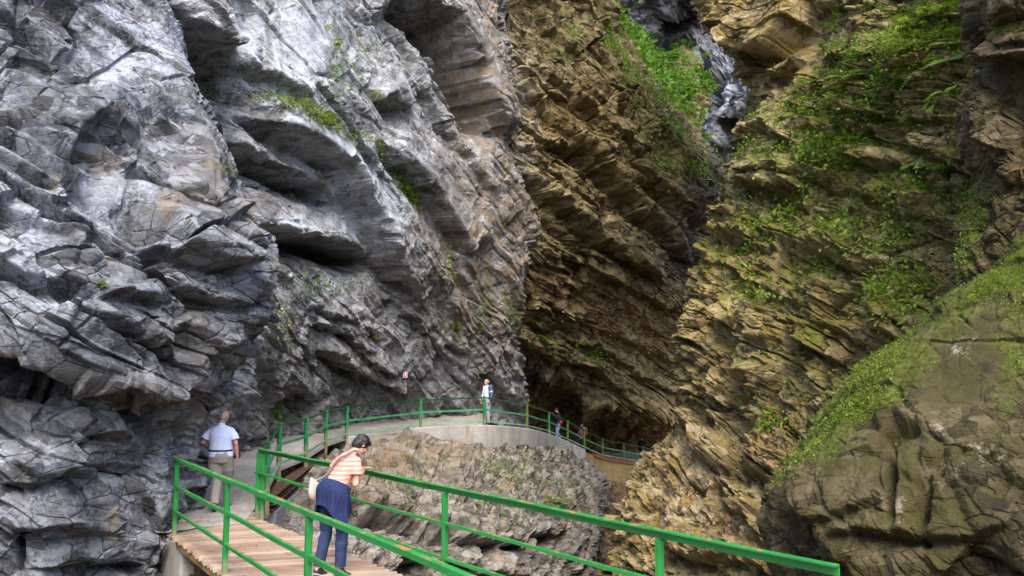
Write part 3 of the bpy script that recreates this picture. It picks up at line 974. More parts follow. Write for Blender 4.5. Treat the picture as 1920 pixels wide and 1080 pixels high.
patch('cliff_right', E, M_RIGHT, step=1.6, dip=12, toward=0.35, seed=41, jitter=6,
      octs=[(1.9, 0.14, 1.3), (0.75, 0.08, 1.5), (0.30, 0.045, 1.6)], bed=[(0.75, 1.8, 1.6, 0.20, 0.9, 0.14), (0.30, 0.60, 0.55, 0.12, 1.3, 0.09), (0.12, 0.28, 0.26, 0.035, 1.0, 0.03)], crack=1.0, warp=0.3, aniso=(1.1, 1.0, 0.68), lump=0.22,
      ledges=[
          ([(1340, 40), (1370, 90), (1400, 100), (1455, 95), (1500, 45), (1520, -10)], 0.7, 60, 0.9, 40),
          ([(1425, 150), (1460, 140), (1485, 120), (1500, 130)], 0.5, 40, 0.5, 24),
          ([(1388, 262), (1420, 262), (1460, 250), (1500, 275)], 0.8, 30, 0.2, 10),
          ([(1390, 345), (1430, 350), (1460, 360), (1500, 350)], 0.8, 50, 0.9, 26),
          ([(1330, 440), (1370, 450), (1400, 440), (1440, 455)], 0.3, 30, 0.6, 20),
          ([(1600, 240), (1640, 255), (1690, 250), (1730, 290)], 0.2, 30, 0.4, 20),
          ([(1590, 285), (1640, 310), (1690, 305), (1740, 310)], 0.4, 30, 0.5, 16),
          ([(1480, 460), (1540, 470), (1600, 500), (1680, 505)], 0.2, 30, 0.35, 16),
          ([(1400, 640), (1450, 640), (1520, 655), (1600, 690)], 0.25, 30, 0.35, 14),
          ([(1640, 620), (1680, 560), (1720, 540)], 0.1, 20, 0.2, 14),
          ([(1280, 700), (1330, 730), (1380, 780), (1420, 800)], 0.2, 30, 0.3, 14),
          ([(1300, 860), (1350, 870), (1400, 880), (1440, 905), (1500, 900)], 0.4, 40, 0.6, 18),
          ([(1350, 950), (1400, 960), (1450, 940)], 0.2, 20, 0.4, 14),
          ([(1240, 1020), (1300, 1045), (1380, 1050), (1440, 1070)], 0.2, 30, 0.6, 26),
      ],
      dents=[(1370, 840, 16, 40, 0.6), (1395, 770, 10, 60, 0.5), (1440, 915, 20, 24, 0.6), (1368, 865, 16, 14, 0.6), (1380, 160, 20, 60, 0.7), (1383, 745, 8, 90, 0.6), (1245, 940, 6, 80, 0.4), (1562, 700, 9, 60, 0.4), (1640, 560, 10, 50, 0.4), (1480, 640, 8, 50, 0.35)],
      bulge=[(1700, 120, 130, 80, 0.6), (1720, 590, 50, 60, 0.7)],
      smoothz=[(1450, 60, 130, 80, 0.8), (1500, 130, 60, 60, 0.65), (1430, 220, 60, 60, 0.5), (1350, 480, 30, 60, 0.7, 30), (1440, 300, 40, 40, 0.5)],
      moss=[(1700, 130, 170, 110, 0.75), (1560, 300, 110, 90, 0.55), (1700, 400, 140, 110, 0.6), (1480, 450, 90, 80, 0.5), (1720, 580, 90, 60, 0.75), (1420, 540, 60, 40, 0.5),
            (1340, 470, 40, 60, 0.35), (1500, 700, 120, 80, 0.25), (1440, 80, 120, 90, -0.4), (1250, 950, 120, 120, -0.3), (1560, 620, 60, 40, 0.4)],
      ochre=[(1430, 80, 170, 110, 0.55), (1340, 500, 60, 90, 0.6), (1340, 620, 60, 60, 0.5), (1560, 560, 150, 90, 0.35), (1600, 250, 90, 60, 0.3), (1500, 990, 80, 60, 0.5)],
      pale=[(1260, 900, 90, 110, 0.45), (1330, 980, 120, 90, 0.35), (1300, 820, 50, 60, 0.4), (1620, 40, 60, 40, 0.6), (1550, 780, 90, 60, -0.3)],
      label='ochre broken limestone cliff overgrown with moss on the right')

# ---- rock column at the right edge
Gc = []
for y, s in ((-220, 1838), (0, 1829), (60, 1838), (130, 1846), (205, 1806), (260, 1799), (318, 1803), (350, 1820), (430, 1802), (520, 1797), (610, 1802), (720, 1830)):
    Gc.append([(s + 60, y, 15), (s + 4, y, 12.6), (s, y, 11.8), (s + 22, y, 11.2), (s + 62, y, 10.8), (s + 110, y, 10.5), (s + 200, y, 10.2), (s + 330, y, 9.9)])
patch('cliff_edge', Gc, M_EDGE, dip=70, toward=0.2, seed=53, jitter=4,
      octs=[(1.2, 0.12, 1.3), (0.5, 0.075, 1.5), (0.22, 0.03, 1.6), (0.1, 0.012, 1.5)], crack=1.2, warp=0.12, aniso=(1.3, 1.0, 0.7), lump=0.1,
      ledges=[([(1850, 112), (1880, 116), (1930, 118), (1980, 110)], 0.35, 60, 0.45, 70), ([(1855, 60), (1890, 35), (1940, 20)], 0.0, 60, 0.3, 8),
              ([(1815, 330), (1840, 322), (1880, 350), (1930, 345)], 0.0, 30, 0.15, 20)],
      dents=[(1908, 190, 30, 100, 0.8), (1818, 305, 14, 30, 0.3)], bulge=[(1890, 80, 40, 30, 0.15)],
      moss=[(1890, 48, 60, 16, 1.0), (1820, 420, 16, 120, 0.8), (1850, 280, 16, 80, 0.35), (1900, 400, 40, 60, 0.1)], ochre=[(1870, 400, 60, 120, 0.5)], pale=[(1870, 380, 40, 50, 0.5)],
      label='brown rock column with a mossy shelf at the right edge, above the boulder', cat='rock wall')

# ---- mossy boulder
Fb = []
for y, s, ds, dr in ((395, 2000, 10.4, 9.6), (470, 1915, 10.2, 9.2), (555, 1810, 10.0, 8.8), (645, 1706, 9.9, 8.3), (725, 1626, 9.8, 7.9), (795, 1556, 9.6, 7.5), (860, 1494, 9.4, 7.2),
                     (920, 1452, 9.2, 7.0), (980, 1440, 9.1, 6.9), (1040, 1450, 9.0, 6.8), (1100, 1470, 9.0, 6.8), (1300, 1500, 9.2, 6.8)):
    w = 2120 - s
    Fb.append([(s + 30, y + 25, ds + 4), (s + 2, y - 4, ds + 1.3), (s - 3, y - 6, ds + 0.6), (s, y, ds), (s + 0.08 * w, y, ds - 0.30 * (ds - dr)), (s + 0.25 * w, y, ds - 0.58 * (ds - dr)), (s + 0.55 * w, y, ds - 0.85 * (ds - dr)), (s + w, y, dr)])
patch('mossy_boulder', Fb, M_BOULDER, dip=50, toward=0.4, seed=61, jitter=6, step=2.0,
      octs=[(1.7, 0.085, 1.3), (0.62, 0.055, 1.3), (0.26, 0.026, 1.4), (0.11, 0.010, 1.3)], crack=0.9, warp=0.25, aniso=(1.2, 1.0, 0.8), lump=0.24, fine=0.016,
      ledges=[([(1640, 810), (1680, 790), (1720, 800), (1740, 830)], 0.16, 40, 0.22, 34), ([(1480, 950), (1530, 985), (1580, 975), (1660, 930)], 0.1, 30, 0.16, 14),
              ([(1720, 920), (1745, 880), (1775, 870)], 0.1, 30, 0.2, 20), ([(1560, 1010), (1620, 1000), (1700, 1010), (1800, 1020), (1900, 1000)], 0.12, 40, 0.18, 20)],
      dents=[(1662, 842, 17, 34, 0.20), (1674, 905, 8, 60, 0.22), (1733, 950, 8, 66, 0.26), (1700, 1015, 40, 12, 0.15)], bulge=[(1480, 940, 40, 40, 0.15)],
      smoothz=[(1780, 690, 200, 120, 0.85, -38), (1520, 900, 60, 60, 0.3)],
      moss=[(1615, 748, 210, 26, 1.0, -41), (1850, 520, 120, 34, 0.9, -40), (1910, 600, 40, 160, 0.5), (1690, 760, 60, 34, 0.3), (1850, 640, 60, 60, 0.2), (1720, 690, 60, 40, 0.28), (1880, 760, 40, 90, 0.3), (1630, 840, 50, 36, 0.28), (1810, 880, 40, 60, 0.2), (1560, 840, 60, 40, 0.5), (1460, 1000, 16, 40, 0.6),
            (1760, 900, 60, 120, -0.2)],
      ochre=[(1560, 900, 100, 80, 0.3), (1800, 680, 200, 110, 0.8, -38), (1900, 800, 80, 160, 0.5)], pale=[(1800, 650, 34, 34, 0.9, -40), (1760, 810, 20, 30, 0.8), (1690, 960, 14, 60, 1.0), (1840, 850, 60, 60, 0.5), (1600, 920, 20, 20, 0.5), (1750, 960, 16, 60, 0.8)],
      label='large rounded boulder with a bright mossy edge in the right foreground', cat='boulder', kind='thing')

# ---- rock mound under the path
H = [
    [(380, 985, 16), (440, 975, 16.4), (520, 945, 17.0), (600, 868, 21.4), (700, 828, 26.0), (800, 818, 28.0), (900, 832, 28.9), (1000, 834, 32.0), (1085, 850, 39.0), (1128, 894, 43), (1140, 898, 49)],
    [(380, 1010, 15.6), (440, 1000, 15.9), (520, 980, 16.4), (600, 920, 19.3), (700, 890, 22.6), (800, 880, 25.2), (900, 886, 27), (1000, 890, 30.4), (1085, 905, 35), (1128, 930, 38), (1138, 930, 47)],
    [(380, 1040, 15.2), (440, 1035, 15.4), (520, 1030, 15.8), (600, 985, 17.7), (700, 970, 20.3), (800, 962, 23), (900, 962, 25.2), (1000, 965, 28), (1085, 965, 32), (1122, 980, 34.5), (1132, 980, 45)],
    [(380, 1090, 14.8), (440, 1085, 15), (520, 1085, 15.2), (600, 1055, 16.6), (700, 1055, 18.9), (800, 1050, 21.6), (900, 1050, 24), (1000, 1050, 26.8), (1080, 1050, 30.5), (1112, 1060, 33), (1124, 1060, 43)],
    [(380, 1350, 14.5), (440, 1350, 14.7), (520, 1350, 14.8), (600, 1350, 16), (700, 1350, 18.4), (800, 1350, 21), (900, 1350, 23.4), (1000, 1350, 26), (1080, 1350, 29.5), (1112, 1350, 32), (1124, 1350, 42)],
]
patch('rock_mound', H, M_MOUND, dip=18, toward=0.5, seed=71, jitter=5,
      octs=[(2.2, 0.12, 1.4), (0.8, 0.06, 1.6), (0.3, 0.028, 1.6)], bed=[(0.7, 2.0, 1.7, 0.20, 0.9, 0.13), (0.27, 0.85, 0.7, 0.085, 1.0, 0.06), (0.12, 0.36, 0.32, 0.03, 1.0, 0.025)], crack=0.8, warp=0.22, aniso=(1.35, 1.0, 0.45), lump=0.2,
      ledges=[
          ([(660, 915), (690, 935), (760, 950), (840, 985), (880, 992)], 0.3, 30, 1.6, 26),
          ([(840, 990), (900, 1010), (960, 1022), (1000, 1010)], 0.3, 24, 0.9, 16),
          ([(740, 1030), (790, 1045), (850, 1060), (930, 1075), (1000, 1090)], 0.3, 24, 0.8, 20),
          ([(780, 930), (800, 940), (820, 955)], 0.1, 14, 0.5, 14),
          ([(700, 870), (760, 885), (820, 880), (880, 900), (960, 905)], 0.15, 20, 0.2, 10),
          ([(1010, 990), (1030, 1000), (1060, 1010)], 0.2, 16, 0.8, 12),
          ([(940, 935), (1000, 950), (1070, 955)], 0.15, 16, 0.25, 8),
      ],
      dents=[(780, 1075, 40, 20, 1.0)],
      moss=[(930, 870, 90, 20, 0.25), (1040, 940, 60, 30, 0.3), (1000, 900, 80, 30, 0.2)],
      ochre=[(760, 860, 110, 30, 0.8), (900, 850, 60, 16, 0.35), (700, 920, 60, 40, 0.3)],
      pale=[(620, 1000, 90, 70, 0.8), (900, 1000, 120, 40, -0.1)],
      label='broken grey brown rock mound below the concrete path in the middle')

# ---- debris slope down in the ravine, right of the mound
I_ = [
    [(1040, 850, 54), (1090, 868, 50.5), (1130, 880, 49.5), (1180, 885, 50.5), (1240, 880, 52), (1320, 870, 54)],
    [(1040, 900, 50), (1090, 905, 48), (1130, 905, 47), (1180, 905, 47.5), (1240, 900, 49), (1320, 900, 52)],
    [(1040, 980, 45), (1090, 980, 43), (1130, 980, 42), (1180, 980, 42), (1240, 980, 44), (1320, 980, 48)],
    [(1040, 1080, 40), (1090, 1080, 38), (1130, 1080, 37), (1180, 1080, 37), (1240, 1080, 39), (1320, 1080, 44)],
    [(1040, 1350, 34), (1090, 1350, 32), (1130, 1350, 31), (1180, 1350, 31), (1240, 1350, 33), (1320, 1350, 40)],
]
patch('ravine_slope', I_, M_DARKB, dip=15, seed=83, octs=[(2.6, 0.35, 1.4), (1.1, 0.22, 1.6), (0.5, 0.11, 1.6), (0.25, 0.05, 1.5)], crack=0.6, lump=0.5,
      ledges=[([(1110, 900), (1130, 950), (1150, 1010)], 0.1, 10, 0.3, 10)],
      label='brown debris slope dropping into the ravine beside the mound', cat='slope')

# ---- green slope behind the crest of the brown wall
S_ = [
    [(1060, -160, 66), (1110, -90, 66), (1150, 15, 66), (1185, 66, 66), (1250, 104, 66), (1300, 108, 65.5), (1322, 150, 64), (1326, 200, 62)],
    [(1050, -130, 60), (1105, -50, 60), (1155, 45, 60.5), (1195, 100, 61), (1250, 145, 61.5), (1298, 160, 61.5), (1314, 190, 61), (1318, 225, 60)],
    [(1040, -100, 54), (1105, -10, 54.5), (1155, 75, 55.5), (1205, 145, 56.5), (1255, 195, 57.5), (1290, 225, 58), (1302, 250, 58), (1308, 270, 58)],
    [(1035, -80, 50), (1100, 10, 50.5), (1155, 95, 51.5), (1210, 170, 53), (1260, 235, 55), (1290, 262, 56), (1300, 290, 56.5), (1305, 310, 57)],
    [(1035, 20, 50), (1100, 110, 50.5), (1155, 195, 52), (1210, 270, 54), (1260, 335, 57), (1290, 362, 58), (1300, 390, 59), (1305, 410, 60)],
]
S_ = [[(x, y, d - 6.0) for x, y, d in r] for r in S_]
patch('soil_slope', S_, M_DARKB, dip=30, seed=91, step=3.0, octs=[(2.5, 0.35, 1.2), (1.0, 0.2, 1.4), (0.5, 0.1, 1.4)], lump=0.5,
      moss=[(1230, 150, 150, 150, 0.9)], label='soil slope carrying the green plants near the far end of the gorge', cat='slope')

# ---- bottom of the ravine: one ground sheet under everything
gx, gy = np.meshgrid(np.linspace(-160, 160, 161), np.linspace(-120, 260, 191))
gp = np.stack([gx.ravel(), gy.ravel(), np.zeros(gx.size)], -1).astype(F32)
gp[:, 2] = -13.0 + 0.8 * fbm(gp * 0.12, 5, 4)
gi = np.arange(gx.size).reshape(gx.shape)
gq = np.stack([gi[:-1, :-1], gi[:-1, 1:], gi[1:, 1:], gi[1:, :-1]], -1).reshape(-1, 4)
_z = np.zeros(gx.size)
tag(mesh_obj('ground', gp, gq, M_DARKB, attrs={'moss': _z, 'ochre': _z, 'pale': _z, 'wet': _z}), 'rocky bottom of the ravine far below the bridge', 'ground', None, 'structure')

# ---- unseen gorge wall behind the viewer, added to block the low sky
K_ = []
kx, kz = np.meshgrid(np.linspace(-45, 45, 120), np.linspace(-14, 13, 50))
kp = np.stack([kx.ravel(), -19 + 0 * kx.ravel(), kz.ravel()], -1).astype(F32)
kp[:, 1] += (4.0 * np.cos(kp[:, 0] / 16.0) - 4 + 1.6 * fbm(kp * 0.25, 77, 5)).astype(F32) - 0.15 * kp[:, 2]
kp[:, 2] += (1.5 * fbm(kp * 0.2, 78, 3)).astype(F32)
ki = np.arange(kx.size).reshape(kx.shape)
kq = np.stack([ki[:-1, :-1], ki[1:, :-1], ki[1:, 1:], ki[:-1, 1:]], -1).reshape(-1, 4)
_z = np.zeros(kx.size)
tag(mesh_obj('cliff_sky_blocker', kp, kq, M_MOUND, attrs={'moss': _z, 'ochre': _z, 'pale': _z, 'wet': _z}), 'unseen rock wall of the gorge behind the viewer, added to block low sky light', 'rock wall', None, 'structure')
# ------------------------------------------------------------------ bridge, path, railings
def paint_mat(name, c1, c2, rust=(0.22, 0.055, 0.018), rust_t=0.62, rust_top=0.0, rough=0.42, fade=None):
    m, nt, bs = new_mat(name)
    N = NT(nt)
    p = N.pos()
    base = N.ramp(N.noise(p, 3.0, 5, 0.6), [(0.3, c1), (0.7, c2)])
    n2 = N.math('ADD', N.math('MULTIPLY', N.noise(p, 7.0, 6, 0.62), 0.75), N.math('MULTIPLY', N.noise(p, 34.0, 4, 0.6), 0.25))
    geo = N.node('ShaderNodeNewGeometry')
    sx = N.node('ShaderNodeSeparateXYZ')
    N.link(geo.outputs['Normal'], sx.inputs[0])
    n2 = N.math('ADD', n2, N.math('MULTIPLY', N.ramp(sx.outputs[2], [(0.5, 0.0), (0.9, 1.0)]), rust_top))
    rf = N.ramp(n2, [(rust_t - 0.015, 0.0), (rust_t + 0.02, 1.0)])
    edge = N.ramp(n2, [(rust_t - 0.05, 0.0), (rust_t - 0.01, 0.8)])
    base = N.mix(edge, base, (0.34, 0.23, 0.13))
    base = N.mix(rf, base, N.mix(N.noise(p, 50, 3), rust, tuple(c * 1.9 for c in rust)))
    if fade:
        sp = N.node('ShaderNodeSeparateXYZ')
        N.link(N.node('ShaderNodeTexCoord').outputs['Object'], sp.inputs[0])
        ff = N.math('ADD', sp.outputs[2], N.math('MULTIPLY', N.noise(p, 9.0, 4, 0.6), 0.30))
        base = N.mix(N.ramp(ff, [(fade[1], 1.0), (fade[2], 0.0)]), base, fade[0])
    N.link(base, bs.inputs['Base Color'])
    N.link(N.ramp(rf, [(0, rough), (1, 0.85)]), bs.inputs['Roughness'])
    N.link(N.bump(n2, 0.25, 0.01), bs.inputs['Normal'])
    return m


M_GREEN = paint_mat('green railing paint', (0.010, 0.165, 0.030), (0.020, 0.235, 0.045), rust_t=0.675, rust_top=0.10)
M_GREENP = paint_mat('green post paint', (0.010, 0.155, 0.030), (0.020, 0.225, 0.045), rust_t=0.74, fade=((0.20, 0.22, 0.14), 0.14, 0.36))
M_TEAL = paint_mat('weathered green paint', (0.012, 0.15, 0.050), (0.035, 0.23, 0.085), rust_t=0.78, fade=((0.20, 0.19, 0.10), 0.30, 0.62))
M_TEALR = paint_mat('faded green rail paint', (0.02, 0.19, 0.07), (0.07, 0.28, 0.14), rust_t=0.80)
M_TEALL = paint_mat('bleached green rail paint', (0.10, 0.30, 0.18), (0.22, 0.40, 0.28), rust_t=0.82)
M_DARKRAIL = paint_mat('dark hand rail paint', (0.006, 0.035, 0.014), (0.010, 0.06, 0.02), rust_t=0.85)
M_OLIVE = paint_mat('mossy yellow green post', (0.065, 0.125, 0.014), (0.14, 0.15, 0.028), rust_t=0.78)


def planks_mat():
    m, nt, bs = new_mat('weathered deck planks')
    N = NT(nt)
    tc = N.node('ShaderNodeTexCoord').outputs['Object']
    rnd = N.attr('tint')
    mp = N.node('ShaderNodeMapping')
    mp.inputs['Scale'].default_value = (2.0, 26.0, 4.0)
    N.link(tc, mp.inputs[0])
    grain = N.noise(mp.outputs[0], 1.0, 6, 0.65, 0.6)
    big = N.noise(tc, 1.4, 4, 0.6)
    t = N.math('ADD', N.math('MULTIPLY', grain, 0.55), N.math('ADD', N.math('MULTIPLY', big, 0.35), N.math('MULTIPLY', rnd, 0.22)))
    c = N.ramp(t, [(0.34, (0.10, 0.060, 0.040)), (0.52, (0.26, 0.172, 0.118)), (0.70, (0.41, 0.31, 0.24))])
    d = N.ramp(N.noise(tc, 0.9, 6, 0.65), [(0.54, 0.0), (0.68, 0.7)])
    c = N.mix(d, c, (0.27, 0.24, 0.215))
    N.link(c, bs.inputs['Base Color'])
    bs.inputs['Roughness'].default_value = 0.8
    N.link(N.bump(grain, 0.5, 0.01), bs.inputs['Normal'])
    return m


def concrete_mat(name, a, b, stain=(0.22, 0.13, 0.05), st=0.6):
    m, nt, bs = new_mat(name)
    N = NT(nt)
    p = N.pos()
    c = N.ramp(N.noise(p, 1.6, 7, 0.65), [(0.3, a), (0.7, b)])
    s = N.noise(N.pos((4.0, 4.0, 0.5)), 1.0, 5, 0.62)
    c = N.mix(N.ramp(s, [(st - 0.08, 0.0), (st + 0.10, 0.75)]), c, stain)
    s2 = N.noise(N.pos((6.0, 6.0, 0.4)), 1.0, 6, 0.6)
    c = N.mix(N.ramp(s2, [(0.58, 0.0), (0.75, 0.5)]), c, tuple(x * 0.5 for x in a))
    g = N.noise(p, 38.0, 4, 0.7)
    c = N.mix(N.ramp(g, [(0.6, 0.0), (0.75, 0.35)]), c, tuple(x * 0.6 for x in a))
    N.link(c, bs.inputs['Base Color'])
    bs.inputs['Roughness'].default_value = 0.9
    blotch = N.noise(p, 0.9, 7, 0.7)
    c = N.mix(N.ramp(blotch, [(0.45, 0.0), (0.7, 0.6)]), c, tuple(x * 0.62 for x in a))
    N.link(c, bs.inputs['Base Color'])
    N.link(N.bump(N.math('ADD', N.noise(p, 9.0, 8, 0.65), N.math('MULTIPLY', g, 0.4)), 0.4, 0.03), bs.inputs['Normal'])
    return m


M_DECK = planks_mat()
M_EDGEWOOD = simple_mat('mossy wooden edge board', (0.30, 0.20, 0.075), 0.85, var=0.6, scale=5, bump=0.3, col2=(0.09, 0.055, 0.025), obj=False)
M_STEEL = simple_mat('rusty brown steel girder', (0.11, 0.055, 0.025), 0.8, var=0.6, scale=6, bump=0.2, col2=(0.03, 0.018, 0.011), obj=False)
M_CONC = concrete_mat('weathered concrete', (0.27, 0.26, 0.24), (0.41, 0.395, 0.37), st=0.64)
M_CONCG = concrete_mat('grey board marked concrete', (0.15, 0.155, 0.165), (0.29, 0.29, 0.30), stain=(0.16, 0.13, 0.09), st=0.66)
M_CONCY = concrete_mat('yellow stained concrete', (0.20, 0.15, 0.06), (0.34, 0.25, 0.09), stain=(0.26, 0.13, 0.025), st=0.5)
M_RUSTY = concrete_mat('rusty edge', (0.16, 0.06, 0.025), (0.28, 0.10, 0.035), stain=(0.09, 0.03, 0.012))


def gravel_mat():
    m, nt, bs = new_mat('gravel path')
    N = NT(nt)
    p = N.pos()
    c = N.ramp(N.noise(p, 1.2, 6, 0.65), [(0.3, (0.25, 0.23, 0.21)), (0.7, (0.43, 0.41, 0.385))])
    v = N.voro(p, 16.0, 'F1', 'Color')
    sp = N.node('ShaderNodeSeparateColor')
    N.link(v, sp.inputs[0])
    c = N.mix(N.math('MULTIPLY', sp.outputs[0], 0.45), c, (0.16, 0.135, 0.115))
    leaf = N.voro(p, 7.0, 'F1', 'Distance')
    c = N.mix(N.ramp(leaf, [(0.06, 0.8), (0.11, 0.0)]), c, (0.20, 0.09, 0.045))
    N.link(c, bs.inputs['Base Color'])
    bs.inputs['Roughness'].default_value = 0.92
    h = N.math('ADD', N.noise(p, 9.0, 6, 0.6), N.math('MULTIPLY', N.voro(p, 22.0), 0.5))
    N.link(N.bump(h, 0.6, 0.03), bs.inputs['Normal'])
    return m


M_GRAVEL = gravel_mat()

# lines of the bridge in plan (metres)
R0 = Vector((-4.29, 13.7, 0))       # far right railing corner
R_DIR = (Vector((2.24, 5.43, 0)) - R0).normalized()
L0 = Vector((-4.98, 12.1, 0))
L_DIR = (Vector((-1.88, 7.6, 0)) - L0).normalized()
R_N = Vector((R_DIR.y, -R_DIR.x, 0))          # points left of travel? (towards -normal is the deck)
if R_N.dot(L0 - R0) < 0:
    R_N = -R_N                               # deck side of the right railing


def prof_rect(w, h, up0):
    return [(-w / 2, up0 - h), (w / 2, up0 - h), (w / 2, up0), (-w / 2, up0)]


# deck ------------------------------------------------------------------
bridge = empty('footbridge', (-3.2, 9.9, 0))
tag(bridge, 'wooden plank footbridge with rusty girders crossing the ravine in the left foreground', 'footbridge')
deckL = lambda t: L0 + L_DIR * t
ang = math.atan2(R_DIR.y, R_DIR.x)
vsd, fsd, tints = [], [], []
t = -1.15
pr = random.Random(3)
P_W = 0.135
nplank = 0
loc = Vector(bridge.location)
# planks lie across, cut a little askew so that they read level from the walker's eye
CROSS = (R_N * -1.0 + R_DIR * 0.42).normalized()
while t < 12.6:
    base = deckL(t) + Vector((0, 0, 0))
    a = base - CROSS * (0.03 + pr.random() * 0.03)
    # intersect the plank with the right deck edge (0.17 m inside the railing)
    edge_p = R0 + R_N * 0.12
    den = CROSS.dot(-R_N)
    s = (edge_p - base).dot(-R_N) / den
    b = base + CROSS * (s + 0.02 + pr.random() * 0.03)
    w2 = (P_W - 0.012) / 2
    side = Vector((-CROSS.y, CROSS.x, 0))
    step_n = abs(side.dot(L_DIR))
    z = -0.006 + pr.uniform(-0.003, 0.003)
    k = len(vsd)
    tl = pr.uniform(-0.003, 0.003)
    for q, e in ((a, -1), (a, 1), (b, 1), (b, -1)):
        c = q + side * w2 * e
        vsd.append((c.x - loc.x, c.y - loc.y, z + tl * e))
    for q, e in ((a, -1), (a, 1), (b, 1), (b, -1)):
        c = q + side * w2 * e
        vsd.append((c.x - loc.x, c.y - loc.y, -0.05))
    fsd += [(k, k + 1, k + 2, k + 3), (k + 7, k + 6, k + 5, k + 4), (k, k + 4, k + 5, k + 1), (k + 1, k + 5, k + 6, k + 2), (k + 2, k + 6, k + 7, k + 3), (k + 3, k + 7, k + 4, k)]
    tints += [pr.random()] * 8
    t += P_W / step_n
    nplank += 1
deck = mesh_obj('deck', vsd, fsd, M_DECK, bridge, attrs={'tint': tints})
mb = MB()
for i in range(5):
    mb.beam(deckL(-1.0 + i * 2.7) + Vector((-0.0, 0, -0.11)) - R_N * 0.02, deckL(1.68 + i * 2.7) + Vector((0, 0, -0.11)) - R_N * 0.02, 0.07, 0.12)
mb.build('edge_board', M_EDGEWOOD, bridge, origin=None).location = (-loc.x, -loc.y, 0)
for off in (0.22, 1.12):
    mb = MB()
    a, b = deckL(-1.0) - R_N * off, deckL(12.4) - R_N * off
    za = Vector((0, 0, -0.23))
    mb.beam(a + za - Vector((0, 0, 0.0)), b + za, 0.16, 0.022)
    mb.beam(a + za - Vector((0, 0, 0.15)), b + za - Vector((0, 0, 0.15)), 0.02, 0.28)
    mb.beam(a + za - Vector((0, 0, 0.30)), b + za - Vector((0, 0, 0.30)), 0.16, 0.022)
    mb.build('girder', M_STEEL, bridge).location = (-loc.x, -loc.y, 0)

# concrete abutment under the near left railing end -----------------------
mb = MB()
ab = at(338, 1003, 11.9)
for bx, sz in (((ab.x - 0.02, ab.y + 0.30, -1.10), (0.46, 0.75, 2.05)),):
    mb.box(bx, sz, Euler((0, 0, ang + math.pi / 2 + 0.1)))
abut = mb.build('abutment', M_CONC)
mod = abut.modifiers.new('edge', 'BEVEL')
mod.width = 0.03
mod.segments = 2
tag(abut, 'concrete block carrying the left end of the plank bridge', 'abutment')


# railings ----------------------------------------------------------------
ANG = [(-0.034, -0.078), (-0.022, -0.078), (-0.022, -0.012), (0.034, -0.012), (0.034, 0.0), (-0.034, 0.0)]


def railing(name, label, pts, posts, zs, mats, rail_sz, post_sz, below, group=None, post_mat=None, post_mats=None, top_prof=None):
    """pts: polyline of rail tops (world, z included). posts: list of points on it. zs: drop of each rail below the top."""
    org = Vector((pts[0].x, pts[0].y, pts[0].z - 1.1))
    root = empty(name, org)
    tag(root, label, 'railing', group)
    names = ['top_rail', 'middle_rail', 'lower_rail']
    for i, (dz, mt) in enumerate(zip(zs, mats)):
        mb = MB()
        w, h = rail_sz[i]
        pp = []
        jr = random.Random(i + len(pts))
        for q0, q1 in zip(pts[:-1], pts[1:]):
            m = max(1, int((q1 - q0).length / 0.55))
            for q in range(m):
                jv = Vector((jr.uniform(-1, 1), jr.uniform(-1, 1), jr.uniform(-1.3, 1.3))) * (0.0045 if q else 0.0)
                pp.append(q0.lerp(q1, q / m) - org - Vector((0, 0, dz)) + jv)
        pp.append(pts[-1] - org - Vector((0, 0, dz)))
        prof = top_prof if (i == 0 and top_prof) else prof_rect(w, h, 0)
        mb.profile(pp, prof)
        mb.build(names[i], mt, root)
    for k, (p, top) in enumerate(posts):
        mb = MB()
        mb.beam((0, 0, -below), (0, 0, top), post_sz[0], post_sz[1], up=R_N if abs(R_N.z) < 0.5 else (0, 1, 0))
        if below > 0.2:      # fixing plate and bolts at the foot
            mb.box((0, 0, -below + 0.06), (post_sz[0] * 1.5, post_sz[1] * 1.25, 0.012))
        for dz in zs[1:]:      # bolt heads where the rails are fixed
            mb.tube([(0.0, -post_sz[1] * 0.5 - 0.008, top - dz - 0.02), (0.0, -post_sz[1] * 0.5 + 0.01, top - dz - 0.02)], 0.010, 6)
        o = mb.build('post', (post_mats[k] if post_mats else post_mat), root)
        o.location = p - org
    return root


ztop = Vector((0, 0, 1.10))
# right railing of the bridge
rp = [R0 + ztop - R_DIR * 0.04, R0 + R_DIR * 5.70 + ztop, R0 + R_DIR * 8.87 + ztop, R0 + R_DIR * 10.43 + ztop + Vector((0, 0, 0.004))]
railing('bridge_railing', 'green steel railing with chipped paint on the ravine side that the woman leans on', rp,
        [(R0 + R_DIR * s, 1.02) for s in (0.06, 2.8, 5.70, 8.87)] + [(R0 + R_DIR * 0.22 - R_N * 0.02, 1.02)], (0, 0.40, 0.78), (M_GREEN, M_GREEN, M_GREEN),
        ((0.085, 0.085), (0.045, 0.03), (0.045, 0.03)), (0.05, 0.062), 0.24, post_mat=M_GREENP, top_prof=ANG)
lp = [L0 + ztop - L_DIR * 0.25, L0 + ztop, L0 + L_DIR * 2.73 + ztop, L0 + L_DIR * 5.46 + ztop, L0 + L_DIR * 8.2 + ztop, L0 + L_DIR * 9.6 + ztop]
railing('bridge_railing', 'green steel railing with rusty top on the near left side of the plank deck', lp,
        [(L0 + L_DIR * s, 1.04) for s in (0.0, 2.73, 5.46, 8.2)], (0, 0.39, 0.76), (M_GREEN, M_GREEN, M_GREEN),
        ((0.06, 0.045), (0.035, 0.045), (0.035, 0.04)), (0.055, 0.062), 0.16, post_mat=M_GREENP)

